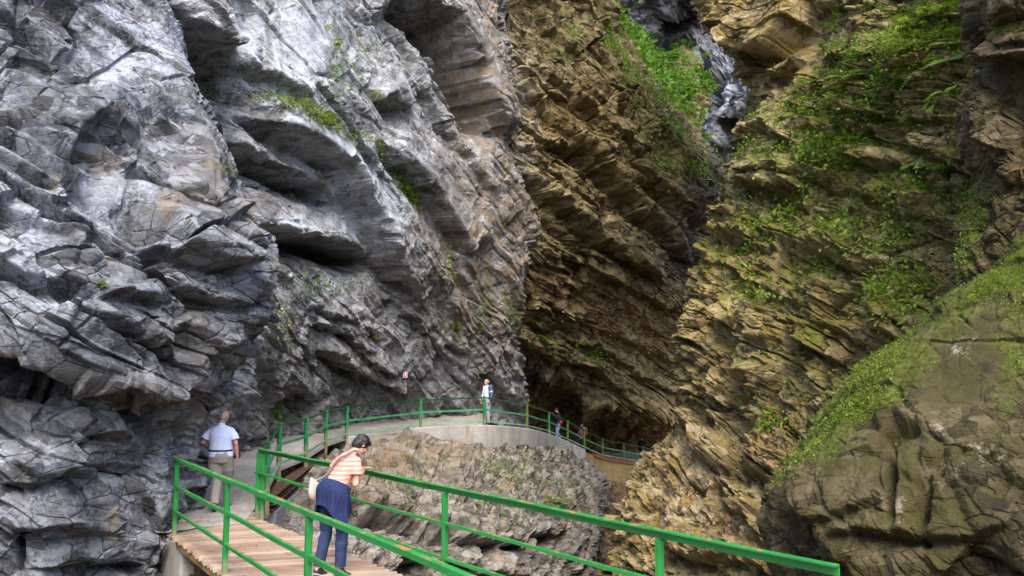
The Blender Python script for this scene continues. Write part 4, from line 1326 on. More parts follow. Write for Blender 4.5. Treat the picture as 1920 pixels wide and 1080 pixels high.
# path railing (far): tops surveyed post by post
PR = [(490, 845, 13.7), (503, 829, 15.2), (525, 794, 18.0), (575, 784, 20.5), (612, 770, 24.0), (651, 762, 26.0), (789, 749, 29.0), (908, 744, 30.0), (988, 757, 33.0), (1029, 772, 37.0),
      (1064, 789, 40.0), (1095, 806, 42.0), (1129, 823, 45.0), (1169, 831, 47.0), (1206, 838, 48.5), (1240, 846, 50.0)]
pr_pts = [at(*p) for p in PR]
zdrop = [1.10, 1.08, 1.05, 1.05, 1.06, 1.06, 1.08, 1.14, 1.10, 1.12, 1.10, 1.10, 1.08, 1.08, 1.08, 1.08]
edge_pts = [p - Vector((0, 0, z)) for p, z in zip(pr_pts, zdrop)]          # outer edge of the path
flat = edge_pts[1:]
post_list = [(e - Vector((0, 0, 0)), z + 0.02) for e, z in list(zip(edge_pts, zdrop))[1:-1]]
pm = [M_TEAL] * 7 + [M_OLIVE] * 7
pm[8] = M_TEAL
railing('path_railing', 'long faded green railing curving along the concrete path below the cliff', pr_pts,
        post_list, (0, 0.43, 0.85), (M_DARKRAIL, M_TEALR, M_TEALL), ((0.055, 0.05), (0.045, 0.06), (0.04, 0.05)), (0.09, 0.09), 0.30, post_mats=pm)

# ground the people walk on
ins = [(-5.45, 11.7, 0.0), (-6.7, 14.2, 0.02), (-7.8, 17.2, 0.1), (-7.8, 21.2, 0.35), (-7.3, 26.0, 0.65), (-6.6, 28.5, 0.75), (-4.0, 32.7, 0.55), (-1.2, 34.0, 0.42), (-1.6, 35.2, -0.05),
       (-0.6, 39.5, -0.85), (0.4, 42.5, -1.55), (1.7, 45.0, -2.2), (3.0, 48.0, -2.8), (5.0, 51.0, -3.0), (7.0, 53.0, -3.2), (8.5, 55, -3.3)]
outs = [Vector((-4.27, 13.05, 0.0))] + [e.copy() for e in edge_pts[1:]]
outs[1] = Vector((-4.62, 15.2, 0.03))
outs[2].z = max(outs[2].z, 0.06)
rows = []
NS = 10
dense_o, dense_i = [], []
for i in range(len(outs) - 1):
    k = 14
    for j in range(k):
        f = j / k
        dense_o.append(outs[i].lerp(outs[i + 1], f))
        dense_i.append(Vector(ins[i]).lerp(Vector(ins[i + 1]), f))
dense_o.append(outs[-1])
dense_i.append(Vector(ins[-1]))
NS = 22
gv = []
for o_, i_ in zip(dense_o, dense_i):
    for s in range(NS + 1):
        f = s / NS
        p = o_.lerp(i_, f)
        gv.append((p.x, p.y, p.z))
gv = np.array(gv, F32)
ff = np.tile(np.arange(NS + 1) / NS, len(dense_o))
gv[:, 2] += (0.05 * fbm(gv * 1.3, 3, 4) * np.minimum(1, ff * 6)).astype(F32) + (0.35 * np.clip((ff - 0.62) / 0.38, 0, 1) ** 2 * (0.7 + 0.6 * fbm(gv * 0.9, 8, 3))).astype(F32)
gi = np.arange(len(gv)).reshape(len(dense_o), NS + 1)
gq = np.stack([gi[:-1, :-1], gi[:-1, 1:], gi[1:, 1:], gi[1:, :-1]], -1).reshape(-1, 4)
pth = mesh_obj('path', gv, gq, M_GRAVEL, smooth=True)
tag(pth, 'gravel path winding along the foot of the cliffs', 'path', None, 'structure')
PATH = dict(P=gv)


def ground_z(x, y):
    d = (gv[:, 0] - x) ** 2 + (gv[:, 1] - y) ** 2
    return float(gv[int(np.argmin(d)), 2])


# retaining walls under the outer edge of the path
def retaining(name, label, idx, heights, mat, thick=0.28, cap=None, capmat=None, zoff=0.0, crest=0.10, out=0.0):
    pts = [edge_pts[i] for i in idx]
    root = empty(name, (pts[0].x, pts[0].y, pts[0].z))
    tag(root, label, 'retaining wall')
    org = Vector(root.location)
    dens, hs = [], []
    for i in range(len(pts) - 1):
        for j in range(8):
            f = j / 8
            # rounded line through the posts
            p0 = pts[max(i - 1, 0)]
            p3 = pts[min(i + 2, len(pts) - 1)]
            q = [_cr(p0[c], pts[i][c], pts[i + 1][c], p3[c], f) for c in range(3)]
            dens.append(Vector(q))
            hs.append(heights[i] * (1 - f) + heights[i + 1] * f)
    dens.append(pts[-1])
    hs.append(heights[-1])
    vs, fs = [], []
    for i, p in enumerate(dens):
        d = (dens[min(i + 1, len(dens) - 1)] - dens[max(i - 1, 0)]).normalized()
        n = Vector((d.y, -d.x, 0))
        if n.dot(Vector((0, -1, 0)) + Vector((0.6, 0, 0))) < 0:
            n = -n
        oo = n * out
        a = p + oo - org
        for off, z in ((0.06, crest + zoff - 0.012), (0.072, crest + zoff - 0.03), (0.085, zoff - hs[i]), (-thick, zoff - hs[i]), (-thick, crest + zoff - 0.012), (-thick + 0.03, crest + zoff), (0.04, crest + zoff)):
            vs.append(a + n * off + Vector((0, 0, z)))
    k = 7
    for i in range(len(dens) - 1):
        for j in range(k):
            fs.append((i * k + j, i * k + (j + 1) % k, (i + 1) * k + (j + 1) % k, (i + 1) * k + j))
    fs += [tuple(range(k)), tuple(range((len(dens) - 1) * k + k - 1, (len(dens) - 1) * k - 1, -1))]
    mesh_obj('wall', vs, fs, mat, root)
    return root, dens


retaining('retaining_wall', 'pale curved concrete wall with ochre streaks holding up the path below the man in the jacket', [5, 6, 7, 8, 9, 10, 11], [1.2, 1.3, 1.6, 1.7, 1.7, 1.9, 1.8], M_CONC)
rw, dl = retaining('retaining_wall', 'yellow stained concrete wall with a rusty edge at the cave end of the path', [11, 12, 13, 14, 15], [1.3, 1.6, 1.7, 1.7, 1.6], M_CONCY, crest=-0.02)
mb = MB()
og = Vector(rw.location)
mb.profile([p - og + Vector((0, 0, 0.06)) for p in dl[4:]], [(-0.14, -0.14), (0.16, -0.14), (0.16, 0.05), (-0.14, 0.05)])
mb.build('edge_kerb', M_RUSTY, rw)

# steel carried stretch right after the bridge: two beams over a board marked wall
rb = empty('retaining_wall', edge_pts[2])
tag(rb, 'board marked grey concrete wall with dark steel beams on top, just behind the bridge corner', 'retaining wall')
og = Vector(rb.location)
wa, wb = at(508, 885, 16.2), at(604, 852, 23.6)
ca, cb = Vector((wa.x, wa.y, 0)), Vector((wb.x, wb.y, 0))
dd = (cb - ca).normalized()
nn = Vector((-dd.y, dd.x, 0))
mb = MB()
mb.beam(ca - og + Vector((0, 0, -1.0)), ca.lerp(cb, 0.84) - og + Vector((0, 0, -1.0)), 0.25, 1.25)
mb.build('wall', M_CONCG, rb)
for z, w in ((-0.10, 0.14), (-0.27, 0.12)):
    mb = MB()
    mb.beam(ca - dd * 0.2 - og + Vector((0, 0, z + 0.05)), cb - og + Vector((0, 0, z + 0.09)), w + 0.16, 0.02)
    mb.beam(ca - dd * 0.2 - og + Vector((0, 0, z)), cb - og + Vector((0, 0, z + 0.04)), 0.03, 0.10)
    mb.beam(ca - dd * 0.2 - og + Vector((0, 0, z - 0.06)), cb - og + Vector((0, 0, z - 0.02)), w + 0.10, 0.018)
    mb.build('beam', M_STEEL, rb)
mb = MB()
mb.beam(at(690, 838, 26.6) - og, at(745, 833, 27.6) - og, 0.12, 0.16)
mb.build('sleeper', M_EDGEWOOD, rb)
# pier below the sleeper, seen past the woman's face
mb = MB()
pc = at(723, 856, 26.9)
mb.box((pc.x, pc.y + 0.15, pc.z - 0.1), (0.72, 0.4, 0.95), Euler((0, 0, 0.2)))
pier = mb.build('pier', M_CONC)
mod = pier.modifiers.new('edge', 'BEVEL')
mod.width = 0.03
tag(pier, 'short pale concrete pier under the path, right beside the face of the bending woman', 'pier')

# small red sign on the cliff --------------------------------------------
def sign():
    p, n = on_patch('cliff_centre', 752, 697)
    tocam = (Vector(CAM) - p)
    tocam.z *= 0.3
    yaw = math.atan2(tocam.x, -tocam.y)
    c = p + tocam.normalized() * 0.10
    root = empty('sign', c, -yaw * -1 if False else yaw)
    tag(root, 'small red sign with white border fixed to the grey cliff above the path', 'sign')
    mats = [simple_mat('sign white', (0.78, 0.74, 0.76), 0.5, var=0.05), simple_mat('sign red', (0.55, 0.02, 0.07), 0.5, var=0.1)]
    mb = MB()
    mb.box((0, 0, 0), (0.15, 0.012, 0.20))
    mb.build('plate', mats[0], root)
    mb = MB()
    mb.box((0, -0.009, 0.0), (0.112, 0.006, 0.155))
    mb.build('field', mats[1], root)
    mb = MB()
    mb.box((0, -0.0145, 0.018), (0.036, 0.005, 0.105))
    mb.build('stroke', mats[0], root)
    mb = MB()
    mb.tube([(0, 0.006, 0), (0, 0.25, 0)], 0.012)
    mb.build('peg', M_STEEL, root)


sign()
# ------------------------------------------------------------------ people
def _ring_loft(mb, rings, seg=20, p=2.3):
    """rings: (centre, side half-vector, depth half-vector)"""
    vs = []
    for c, a, b in rings:
        for j in range(seg):
            t = 2 * math.pi * j / seg
            ct, st = math.cos(t), math.sin(t)
            x = math.copysign(abs(ct) ** (2 / p), ct)
            y = math.copysign(abs(st) ** (2 / p), st)
            vs.append(Vector(c) + Vector(a) * x + Vector(b) * y)
    fs = []
    for i in range(len(rings) - 1):
        for j in range(seg):
            q, r = i * seg + j, i * seg + (j + 1) % seg
            fs.append((q, r, r + seg, q + seg))
    n = len(rings)
    fs += [tuple(range(seg - 1, -1, -1)), tuple(range((n - 1) * seg, n * seg))]
    mb.add(vs, fs)


def _ball(mb, c, r, ax=None, seg=14):
    """ellipsoid; r (rx,ry,rz) along the frame ax (3 vectors)"""
    r = r if isinstance(r, (tuple, list)) else (r, r, r)
    ax = ax or (Vector((1, 0, 0)), Vector((0, 1, 0)), Vector((0, 0, 1)))
    c = Vector(c)
    n = seg // 2
    vs = [c - ax[2] * r[2]]
    for i in range(1, n):
        ph = -math.pi / 2 + math.pi * i / n
        for j in range(seg):
            t = 2 * math.pi * j / seg
            vs.append(c + ax[0] * (r[0] * math.cos(ph) * math.cos(t)) + ax[1] * (r[1] * math.cos(ph) * math.sin(t)) + ax[2] * (r[2] * math.sin(ph)))
    vs.append(c + ax[2] * r[2])
    fs = [(0, 1 + (j + 1) % seg, 1 + j) for j in range(seg)]
    for i in range(n - 2):
        for j in range(seg):
            a, b = 1 + i * seg + j, 1 + i * seg + (j + 1) % seg
            fs.append((a, b, b + seg, a + seg))
    e = len(vs) - 1
    fs += [(1 + (n - 2) * seg + j, 1 + (n - 2) * seg + (j + 1) % seg, e) for j in range(seg)]
    mb.add(vs, fs)


def _limb(mb, pts, rads, seg=14):
    mb.tube(pts, list(rads), seg)
    for p, r in zip(pts, rads):
        _ball(mb, p, r * 0.995, seg=seg)


def fuse(name, mb, mat, parent, org, voxel, smooth_it=4, fold=0.0, fold_s=9.0, seed=0, stretch=(1, 1, 1)):
    """union of the pieces as one continuous skin"""
    me = bpy.data.meshes.new(name + ' raw')
    me.from_pydata([(x - org.x, y - org.y, z - org.z) for x, y, z in mb.v], [], mb.f)
    tmp = bpy.data.objects.new(name + ' raw', me)
    COL.objects.link(tmp)
    r = tmp.modifiers.new('r', 'REMESH')
    r.mode = 'VOXEL'
    r.voxel_size = voxel
    sm = tmp.modifiers.new('s', 'SMOOTH')
    sm.iterations = smooth_it
    sm.factor = 0.5
    dg = bpy.context.evaluated_depsgraph_get()
    dg.update()
    me2 = bpy.data.meshes.new_from_object(tmp.evaluated_get(dg))
    bpy.data.objects.remove(tmp)
    bpy.data.meshes.remove(me)
    n = len(me2.vertices)
    if fold and n:
        co = np.empty(n * 3, F32)
        no = np.empty(n * 3, F32)
        me2.vertices.foreach_get('co', co)
        me2.vertex_normals.foreach_get('vector', no)
        co, no = co.reshape(-1, 3), no.reshape(-1, 3)
        q = co * np.array(stretch, F32)
        d = fbm(q * fold_s, 40 + seed, 3) * 0.6 - np.abs(fbm(q * fold_s * 0.7 + 7, 50 + seed, 2)) * 0.8
        co = co + no * (d * fold)[:, None]
        me2.vertices.foreach_set('co', co.astype(F32).ravel())
    me2.materials.clear()
    me2.materials.append(mat)
    me2.polygons.foreach_set('use_smooth', np.ones(len(me2.polygons), bool))
    me2.update()
    o = bpy.data.objects.new(name, me2)
    me2.name = name
    COL.objects.link(o)
    if parent is not None:
        o.parent = parent
    else:
        o.location = org
    return o


M_SKIN = simple_mat('skin', (0.52, 0.28, 0.19), 0.5, var=0.12, scale=8)
M_SKIN2 = simple_mat('ruddy skin', (0.50, 0.23, 0.165), 0.5, var=0.18, scale=10)
M_EYE = simple_mat('eye', (0.05, 0.03, 0.02), 0.2, var=0.2)
M_LIP = simple_mat('lips', (0.42, 0.12, 0.10), 0.45, var=0.1)
M_HAIRD = simple_mat('dark brown hair', (0.022, 0.014, 0.014), 0.45, var=0.6, scale=40, bump=0.6)
M_HAIRG = simple_mat('grey hair', (0.34, 0.34, 0.35), 0.7, var=0.45, scale=45, bump=0.6)
M_SHOE = simple_mat('dark shoe', (0.022, 0.022, 0.03), 0.55, var=0.4, scale=20)
M_SOLE = simple_mat('pale sole', (0.35, 0.34, 0.33), 0.8)


def stripe_mat(name, a, b, freq, rough=0.85, axis='z', dots=False):
    m, nt, bs = new_mat(name)
    N = NT(nt)
    tc = N.node('ShaderNodeTexCoord').outputs['Object']
    if dots:
        v = N.voro(tc, freq, 'F1', 'Distance', 0.1)
        f = N.ramp(v, [(0.20, 1.0), (0.28, 0.0)])
    else:
        mp = N.node('ShaderNodeMapping')
        mp.inputs['Rotation'].default_value = axis if isinstance(axis, tuple) else (0, 0, 0)
        N.link(tc, mp.inputs[0])
        w = N.node('ShaderNodeTexWave')
        w.bands_direction = 'Z'
        w.inputs['Scale'].default_value = freq
        w.inputs['Distortion'].default_value = 0.6
        w.inputs['Detail'].default_value = 1
        N.link(mp.outputs[0], w.inputs['Vector'])
        f = N.ramp(w.outputs['Fac'], [(0.42, 0.0), (0.58, 1.0)])
    c = N.mix(f, a, b)
    c = N.mix(N.math('MULTIPLY', N.noise(tc, 14, 4, 0.6), 0.25), c, tuple(x * 0.7 for x in a))
    N.link(c, bs.inputs['Base Color'])
    bs.inputs['Roughness'].default_value = rough
    bs.inputs['Specular IOR Level'].default_value = 0.2
    return m


def denim_mat(name, a, b):
    return simple_mat(name, a, 0.85, col2=b, scale=9, bump=0.25, spec=0.2)


def person(label, org, f, J, kit, group=None, vox=0.009, scale=1.0):
    """J: joints in the person's own frame (x right, y forward, z up, metres); f: facing angle about z (0 = +Y).
    The body is one continuous skin; clothes and hair are its children."""
    R = Matrix.Rotation(f, 3, 'Z')
    org = Vector(org)
    X, Y, Z = R @ Vector((1, 0, 0)), R @ Vector((0, 1, 0)), Vector((0, 0, 1))
    W = {k: org + (R @ Vector(v)) * scale for k, v in J.items()}
    s = scale
    # --- spine rings
    pel, wai, che, nek, hd = W['pelvis'], W['waist'], W['chest'], W['neck'], W['head']
    sh = (W['sh_r'] - W['sh_l'])
    shn = sh.normalized()
    hipn = (W['hip_r'] - W['hip_l']).normalized()
    w = kit.get('w', 1.0) * s
    belly = kit.get('belly', 0.0) * s

    def torso(mb, g=0.0, low=0.0, top=True):
        fw = lambda a, b, n: (b - a).normalized().cross(n).normalized()
        f0, f1 = fw(pel, wai, hipn), fw(wai, che, shn)
        f2 = fw(che, nek, shn)
        upv = (wai - pel).normalized()
        shm = (W['sh_r'] + W['sh_l']) / 2
        rings = [(pel - upv * (0.10 * s + low), hipn * (0.150 * w + g), f0 * (0.105 * w + g)),
                 (pel, hipn * (0.168 * w + g), f0 * (0.120 * w + g)),
                 (wai + f1 * belly * 0.5, (hipn + shn).normalized() * (0.138 * w + g + belly * 0.5), f1 * (0.100 * w + g + belly)),
                 (che, shn * (0.160 * w + g), f1 * (0.112 * w + g)),
                 (shm - (nek - che).normalized() * 0.05 * s, shn * (0.165 * w + g), f2 * (0.098 * w + g)),
                 (shm + (nek - shm) * 0.35, shn * (0.120 * w + g), f2 * (0.075 * w + g)),
                 (shm + (nek - shm) * 0.75, shn * (0.062 * s + g * 0.6), f2 * (0.062 * s + g * 0.6))]
        _ring_loft(mb, rings)

    # --- head
    hf = W['face'] - hd
    hf.normalize()
    hu = (hd - nek)
    hu = (hu - hf * hu.dot(hf) * 0.85).normalized()
    hf = (hf - hu * hf.dot(hu)).normalized()
    hr = hf.cross(hu).normalized()
    ax = (hr, hf, hu)
    k = s * kit.get('headscale', 1.0)

    def head(mb):
        _ball(mb, hd + hu * 0.025 * k, (0.074 * k, 0.094 * k, 0.094 * k), ax, 20)
        _ball(mb, hd + hf * 0.030 * k - hu * 0.035 * k, (0.060 * k, 0.066 * k, 0.080 * k), ax, 18)
        _ball(mb, hd + hf * 0.060 * k - hu * 0.092 * k, (0.030 * k, 0.028 * k, 0.022 * k), ax, 12)
        # nose, brow, ears, lips
        mb.tube([hd + hf * 0.088 * k + hu * 0.018 * k, hd + hf * 0.112 * k - hu * 0.022 * k], [0.009 * k, 0.015 * k], 10)
        _ball(mb, hd + hf * 0.108 * k - hu * 0.026 * k, (0.017 * k, 0.013 * k, 0.011 * k), ax, 10)
        for sg in (-1, 1):
            _ball(mb, hd + hr * 0.026 * sg * k + hf * 0.083 * k + hu * 0.028 * k, (0.022 * k, 0.010 * k, 0.008 * k), ax, 10)
            _ball(mb, hd + hr * 0.076 * sg * k - hf * 0.006 * k - hu * 0.008 * k, (0.010 * k, 0.018 * k, 0.031 * k), ax, 12)
            _ball(mb, hd + hr * 0.038 * sg * k + hf * 0.068 * k - hu * 0.025 * k, (0.022 * k, 0.020 * k, 0.022 * k), ax, 10)
        _ball(mb, hd + hf * 0.090 * k - hu * 0.062 * k, (0.022 * k, 0.010 * k, 0.008 * k), ax, 10)

    def hand(mb, side, wr, curl):
        d = (W['hand_' + side] - wr).normalized()
        pn = kit.get('palm_' + side)
        pn = (R @ Vector(pn)).normalized() if pn else (X * (-1 if side == 'r' else 1))
        pn = (pn - d * pn.dot(d)).normalized()          # palm faces this way
        lat = d.cross(pn).normalized()
        if side == 'l':
            lat = -lat                                   # towards the thumb
        h = 0.95 * s
        kn = wr + d * 0.088 * h
        _ring_loft(mb, [(wr, lat * 0.026 * h, pn * 0.019 * h), (wr + d * 0.035 * h, lat * 0.036 * h, pn * 0.017 * h), (kn, lat * 0.041 * h, pn * 0.013 * h)], 14)
        for i, (off, ln, sp) in enumerate(((0.030, 0.072, 0.10), (0.010, 0.082, 0.03), (-0.011, 0.076, -0.04), (-0.031, 0.060, -0.12))):
            p = kn + lat * off * h - d * 0.006 * h
            dirv = (d + lat * sp).normalized()
            pts, a = [p], curl * (0.8 + 0.12 * i)
            for q in range(3):
                a2 = a * (q + 0.6)
                dv = dirv * math.cos(a2) + pn * math.sin(a2)
                pts.append(pts[-1] + dv * ln * h * (0.42, 0.32, 0.26)[q])
            _limb(mb, pts, (0.0092 * h, 0.0088 * h, 0.0080 * h, 0.0068 * h), 8)
        tb = wr + d * 0.022 * h + lat * 0.026 * h
        t1 = tb + (d * 0.6 + lat * 0.75 + pn * 0.35).normalized() * 0.036 * h
        t2 = t1 + (d * 0.85 + lat * 0.30 + pn * 0.45).normalized() * 0.030 * h
        t3 = t2 + (d * 0.9 + pn * 0.45).normalized() * 0.024 * h
        _limb(mb, [tb, t1, t2, t3], (0.014 * h, 0.0115 * h, 0.0100 * h, 0.0082 * h), 8)

    body = MB()
    torso(body)
    _limb(body, [nek - (hd - nek) * 0.35, nek, hd - hu * 0.05 * k - hf * 0.01 * k], (0.060 * s, 0.054 * s, 0.052 * s))
    head(body)
    for sd_ in ('l', 'r'):
        a, b, c = W['sh_' + sd_], W['el_' + sd_], W['wr_' + sd_]
        _limb(body, [a.lerp(che, 0.3) - Z * 0.01, a.lerp(che, 0.12) - Z * 0.024 * s, a.lerp(b, 0.5), b, b.lerp(c, 0.35), c], (0.056 * s, 0.046 * s, 0.043 * s, 0.037 * s, 0.037 * s, 0.025 * s))
        hand(body, sd_, c, kit.get('curl_' + sd_, 0.35))
        a, b, c = W['hip_' + sd_], W['kn_' + sd_], W['an_' + sd_]
        _limb(body, [a, a.lerp(b, 0.5), b, b.lerp(c, 0.35), c], (0.088 * w, 0.070 * w, 0.052 * s, 0.050 * s, 0.034 * s))
        t = W['toe_' + sd_]
        fd = (t - c)
        _ring_loft(body, [(c - Z * 0.045 * s - fd * 0.25, X * 0.028 * s, Z * 0.028 * s), (c - Z * 0.03 * s, X * 0.030 * s, Z * 0.036 * s), (c.lerp(t, 0.5) - Z * 0.035 * s, X * 0.030 * s, Z * 0.016 * s), (c.lerp(t, 0.75) - Z * 0.04 * s, X * 0.02 * s, Z * 0.010 * s)], 12)
    o = fuse('person', body, kit['skin'], None, org, vox, 3)
    tag(o, label, 'person', group)

    # --- eyes
    for sg in (-1, 1):
        e = MB()
        _ball(e, hd + hr * 0.030 * sg * k + hf * 0.0865 * k + hu * 0.010 * k - org, (0.0125 * k, 0.008 * k, 0.0075 * k), ax, 10)
        e.build('eye', M_EYE, o, True)
    # --- hair
    hb = MB()
    ht = kit.get('hair_type', 'short')
    if ht == 'short':
        _ball(hb, hd + hu * 0.040 * k - hf * 0.012 * k, (0.093 * k, 0.106 * k, 0.102 * k), ax, 22)
        _ball(hb, hd - hf * 0.050 * k - hu * 0.012 * k, (0.080 * k, 0.062 * k, 0.085 * k), ax, 18)
        _ball(hb, hd + hf * 0.070 * k + hu * 0.085 * k, (0.062 * k, 0.046 * k, 0.034 * k), ax, 14)
        for sg in (-1, 1):
            _ball(hb, hd + hr * 0.066 * sg * k + hu * 0.018 * k - hf * 0.006 * k, (0.026 * k, 0.045 * k, 0.060 * k), ax, 14)
    elif ht == 'bald':
        _ball(hb, hd - hf * 0.030 * k + hu * 0.004 * k, (0.081 * k, 0.076 * k, 0.074 * k), ax, 20)
        for sg in (-1, 1):
            _ball(hb, hd + hr * 0.064 * sg * k + hu * 0.010 * k - hf * 0.012 * k, (0.020 * k, 0.055 * k, 0.042 * k), ax, 14)
    elif ht == 'cap':
        _ball(hb, hd + hu * 0.050 * k - hf * 0.004 * k, (0.086 * k, 0.102 * k, 0.082 * k), ax, 20)
        _ring_loft(hb, [(hd + hu * 0.060 * k + hf * 0.080 * k, hr * 0.06 * k, hu * 0.010 * k), (hd + hu * 0.046 * k + hf * 0.165 * k, hr * 0.045 * k, hu * 0.007 * k)], 14)
    fuse('cap' if ht == 'cap' else 'hair', hb, kit['hair'], o, org, vox, 2, fold=0.016 * s if ht != 'cap' else 0.0, fold_s=30, seed=3)

    # --- upper garment
    g = kit.get('shirt_g', 0.014) * s
    sb = MB()
    torso(sb, g, kit.get('hem', 0.02) * s)
    slv = kit.get('sleeve', 0.62)
    for sd_ in ('l', 'r'):
        a, b, c = W['sh_' + sd_], W['el_' + sd_], W['wr_' + sd_]
        if slv <= 1:
            e = a.lerp(b, slv)
            _limb(sb, [a.lerp(che, 0.3) - Z * 0.01, a.lerp(che, 0.12) - Z * 0.022 * s, a.lerp(e, 0.6)], (0.058 * s + g, 0.046 * s + g, 0.048 * s + g))
            mbpts = [a.lerp(e, 0.5), e]
            sb.tube(mbpts, [0.050 * s + g, 0.060 * s + g], 14)
        else:
            _limb(sb, [a.lerp(che, 0.3), a.lerp(che, 0.12) - Z * 0.02 * s, a.lerp(b, 0.5), b, b.lerp(c, 0.9)], (0.060 * s + g, 0.050 * s + g, 0.050 * w + g, 0.044 * s + g, 0.034 * s + g), 14)
    _limb(sb, [nek - (nek - che) * 0.3, nek - (nek - che) * 0.06], (0.070 * s, 0.060 * s + g * 0.3))
    fuse(kit.get('top_name', 'shirt'), sb, kit['shirt'], o, org, vox, 3, fold=kit.get('fold', 0.013) * s, fold_s=7.5, seed=1, stretch=(1, 1, 0.55))

    # --- trousers
    tb_ = MB()
    gl = 0.014 * s
    upv = (wai - pel).normalized()
    f0 = upv.cross(hipn).normalized()
    _ring_loft(tb_, [(pel - upv * 0.11 * s, hipn * (0.165 * w), f0 * (0.118 * w)), (pel, hipn * (0.172 * w + gl), f0 * (0.124 * w + gl)), (pel.lerp(wai, 0.62), hipn * (0.148 * w + gl + belly * 0.3), f0 * (0.108 * w + gl + belly * 0.3))])
    tw = kit.get('leg', 1.0)
    for sd_ in ('l', 'r'):
        a, b, c = W['hip_' + sd_], W['kn_' + sd_], W['an_' + sd_]
        _limb(tb_, [a, a.lerp(b, 0.5), b], (0.094 * w + gl, 0.080 * w * tw + gl, 0.062 * s * tw + gl), 16)
        tb_.tube([b, b.lerp(c, 0.4), c - (c - b).normalized() * 0.005], [0.062 * s * tw + gl, 0.058 * s * tw + gl, 0.055 * s * tw + gl], 16)
    fuse('trousers', tb_, kit['trousers'], o, org, vox, 3, fold=0.012 * s, fold_s=9, seed=2, stretch=(0.8, 0.8, 1.1))
    if kit.get('belt'):
        be = MB()
        _ring_loft(be, [(pel.lerp(wai, q), hipn * (0.153 * w + gl + belly * 0.3), f0 * (0.113 * w + gl + belly * 0.3)) for q in (0.50, 0.66)], 28)
        be.v = [tuple(np.array(v) - np.array(org)) for v in be.v]
        be.build('belt', kit['belt'], o, True)
    # --- shoes
    for sd_ in ('l', 'r'):
        c, t = W['an_' + sd_], W['toe_' + sd_]
        fd = (t - c)
        fd = Vector((fd.x, fd.y, fd.z)).normalized()
        sdv = fd.cross(Z).normalized()
        upf = sdv.cross(fd).normalized()
        sb = MB()
        h0 = c - Z * 0.055 * s
        _ring_loft(sb, [(h0 - fd * 0.055 * s - upf * 0.0, sdv * 0.030 * s, upf * 0.034 * s), (h0 + fd * 0.0 + upf * 0.015 * s, sdv * 0.040 * s, upf * 0.052 * s), (h0 + fd * 0.07 * s - upf * 0.004 * s, sdv * 0.045 * s, upf * 0.036 * s),
                        (h0 + fd * 0.145 * s - upf * 0.016 * s, sdv * 0.046 * s, upf * 0.024 * s), (h0 + fd * 0.195 * s - upf * 0.020 * s, sdv * 0.030 * s, upf * 0.018 * s)], 16)
        so = fuse('shoe', sb, kit.get('shoe', M_SHOE), o, org, vox, 2)
        if kit.get('sole'):
            ss = MB()
            _ring_loft(ss, [(h0 - fd * 0.058 * s - upf * 0.034 * s, sdv * 0.034 * s, upf * 0.010 * s), (h0 + fd * 0.07 * s - upf * 0.038 * s, sdv * 0.048 * s, upf * 0.009 * s), (h0 + fd * 0.198 * s - upf * 0.036 * s, sdv * 0.034 * s, upf * 0.009 * s)], 14)
            ss.v = [tuple(np.array(v) - np.array(org)) for v in ss.v]
            ss.build('sole', M_SOLE, so, True)
    return o, W, (X, Y, Z, hipn, shn, f0, org)


STAND = dict(pelvis=(0, 0, 0.93), waist=(0, 0.0, 1.10), chest=(0, 0.0, 1.28), neck=(0, -0.005, 1.47), head=(0, 0.02, 1.60), face=(0, 0.3, 1.60),
             sh_l=(-0.175, 0, 1.40), sh_r=(0.175, 0, 1.40), el_l=(-0.235, -0.03, 1.13), el_r=(0.235, -0.03, 1.13), wr_l=(-0.235, 0.07, 0.90), wr_r=(0.235, 0.07, 0.90),
             hand_l=(-0.225, 0.12, 0.80), hand_r=(0.225, 0.12, 0.80), hip_l=(-0.095, 0, 0.90), hip_r=(0.095, 0, 0.90), kn_l=(-0.105, 0.02, 0.49), kn_r=(0.105, 0.02, 0.49),
             an_l=(-0.11, -0.03, 0.09), an_r=(0.11, -0.03, 0.09), toe_l=(-0.13, 0.16, 0.025), toe_r=(0.13, 0.16, 0.025))

# ---- the woman leaning on the railing ------------------------------------
wf = at(628, 1063, 9.80)
wo = Vector((wf.x, wf.y, 0.0))
W_F = math.radians(-38)          # facing the rail, away and to the right
Rw = Matrix.Rotation(W_F, 3, 'Z')


def loc_of(p):
    v = Rw.transposed() @ (Vector(p) - wo)
    return (v.x, v.y, v.z)


def on_rail(t, dz=0.0):
    p = R0 + R_DIR * t
    return Vector((p.x, p.y, 1.10 + dz))


hr_t, hl_t = 4.06, 3.72
hr_w, hl_w = on_rail(hr_t, 0.045) + R_N * 0.05, on_rail(hl_t, 0.045) + R_N * 0.05
J = dict(STAND)
J.update(pelvis=(0.0, -0.06, 0.93), waist=(0.0, 0.03, 1.085), chest=(0.0, 0.13, 1.235), neck=(0.0, 0.24, 1.385), head=(0.005, 0.36, 1.475), face=(0.03, 0.56, 1.30),
         sh_l=(-0.165, 0.185, 1.335), sh_r=(0.165, 0.185, 1.335), el_l=(-0.30, 0.17, 1.13), el_r=(0.225, 0.10, 1.045),
         hip_l=(-0.09, -0.06, 0.90), hip_r=(0.09, -0.06, 0.90), kn_l=(-0.10, -0.06, 0.49), kn_r=(0.095, 0.02, 0.49),
         an_l=(-0.11, -0.16, 0.09), an_r=(0.10, -0.01, 0.09), toe_l=(-0.145, 0.03, 0.025), toe_r=(0.14, 0.18, 0.025))
wr_r = hr_w - (-R_N) * 0.10 + Vector((0, 0, 0.012))
wr_l = hl_w - (-R_N) * 0.10 + Vector((0, 0, 0.012))
J['wr_r'], J['wr_l'] = loc_of(wr_r), loc_of(wr_l)
J['hand_r'], J['hand_l'] = loc_of(hr_w + (-R_N) * 0.05 + Vector((0, 0, 0.0))), loc_of(hl_w + (-R_N) * 0.05)
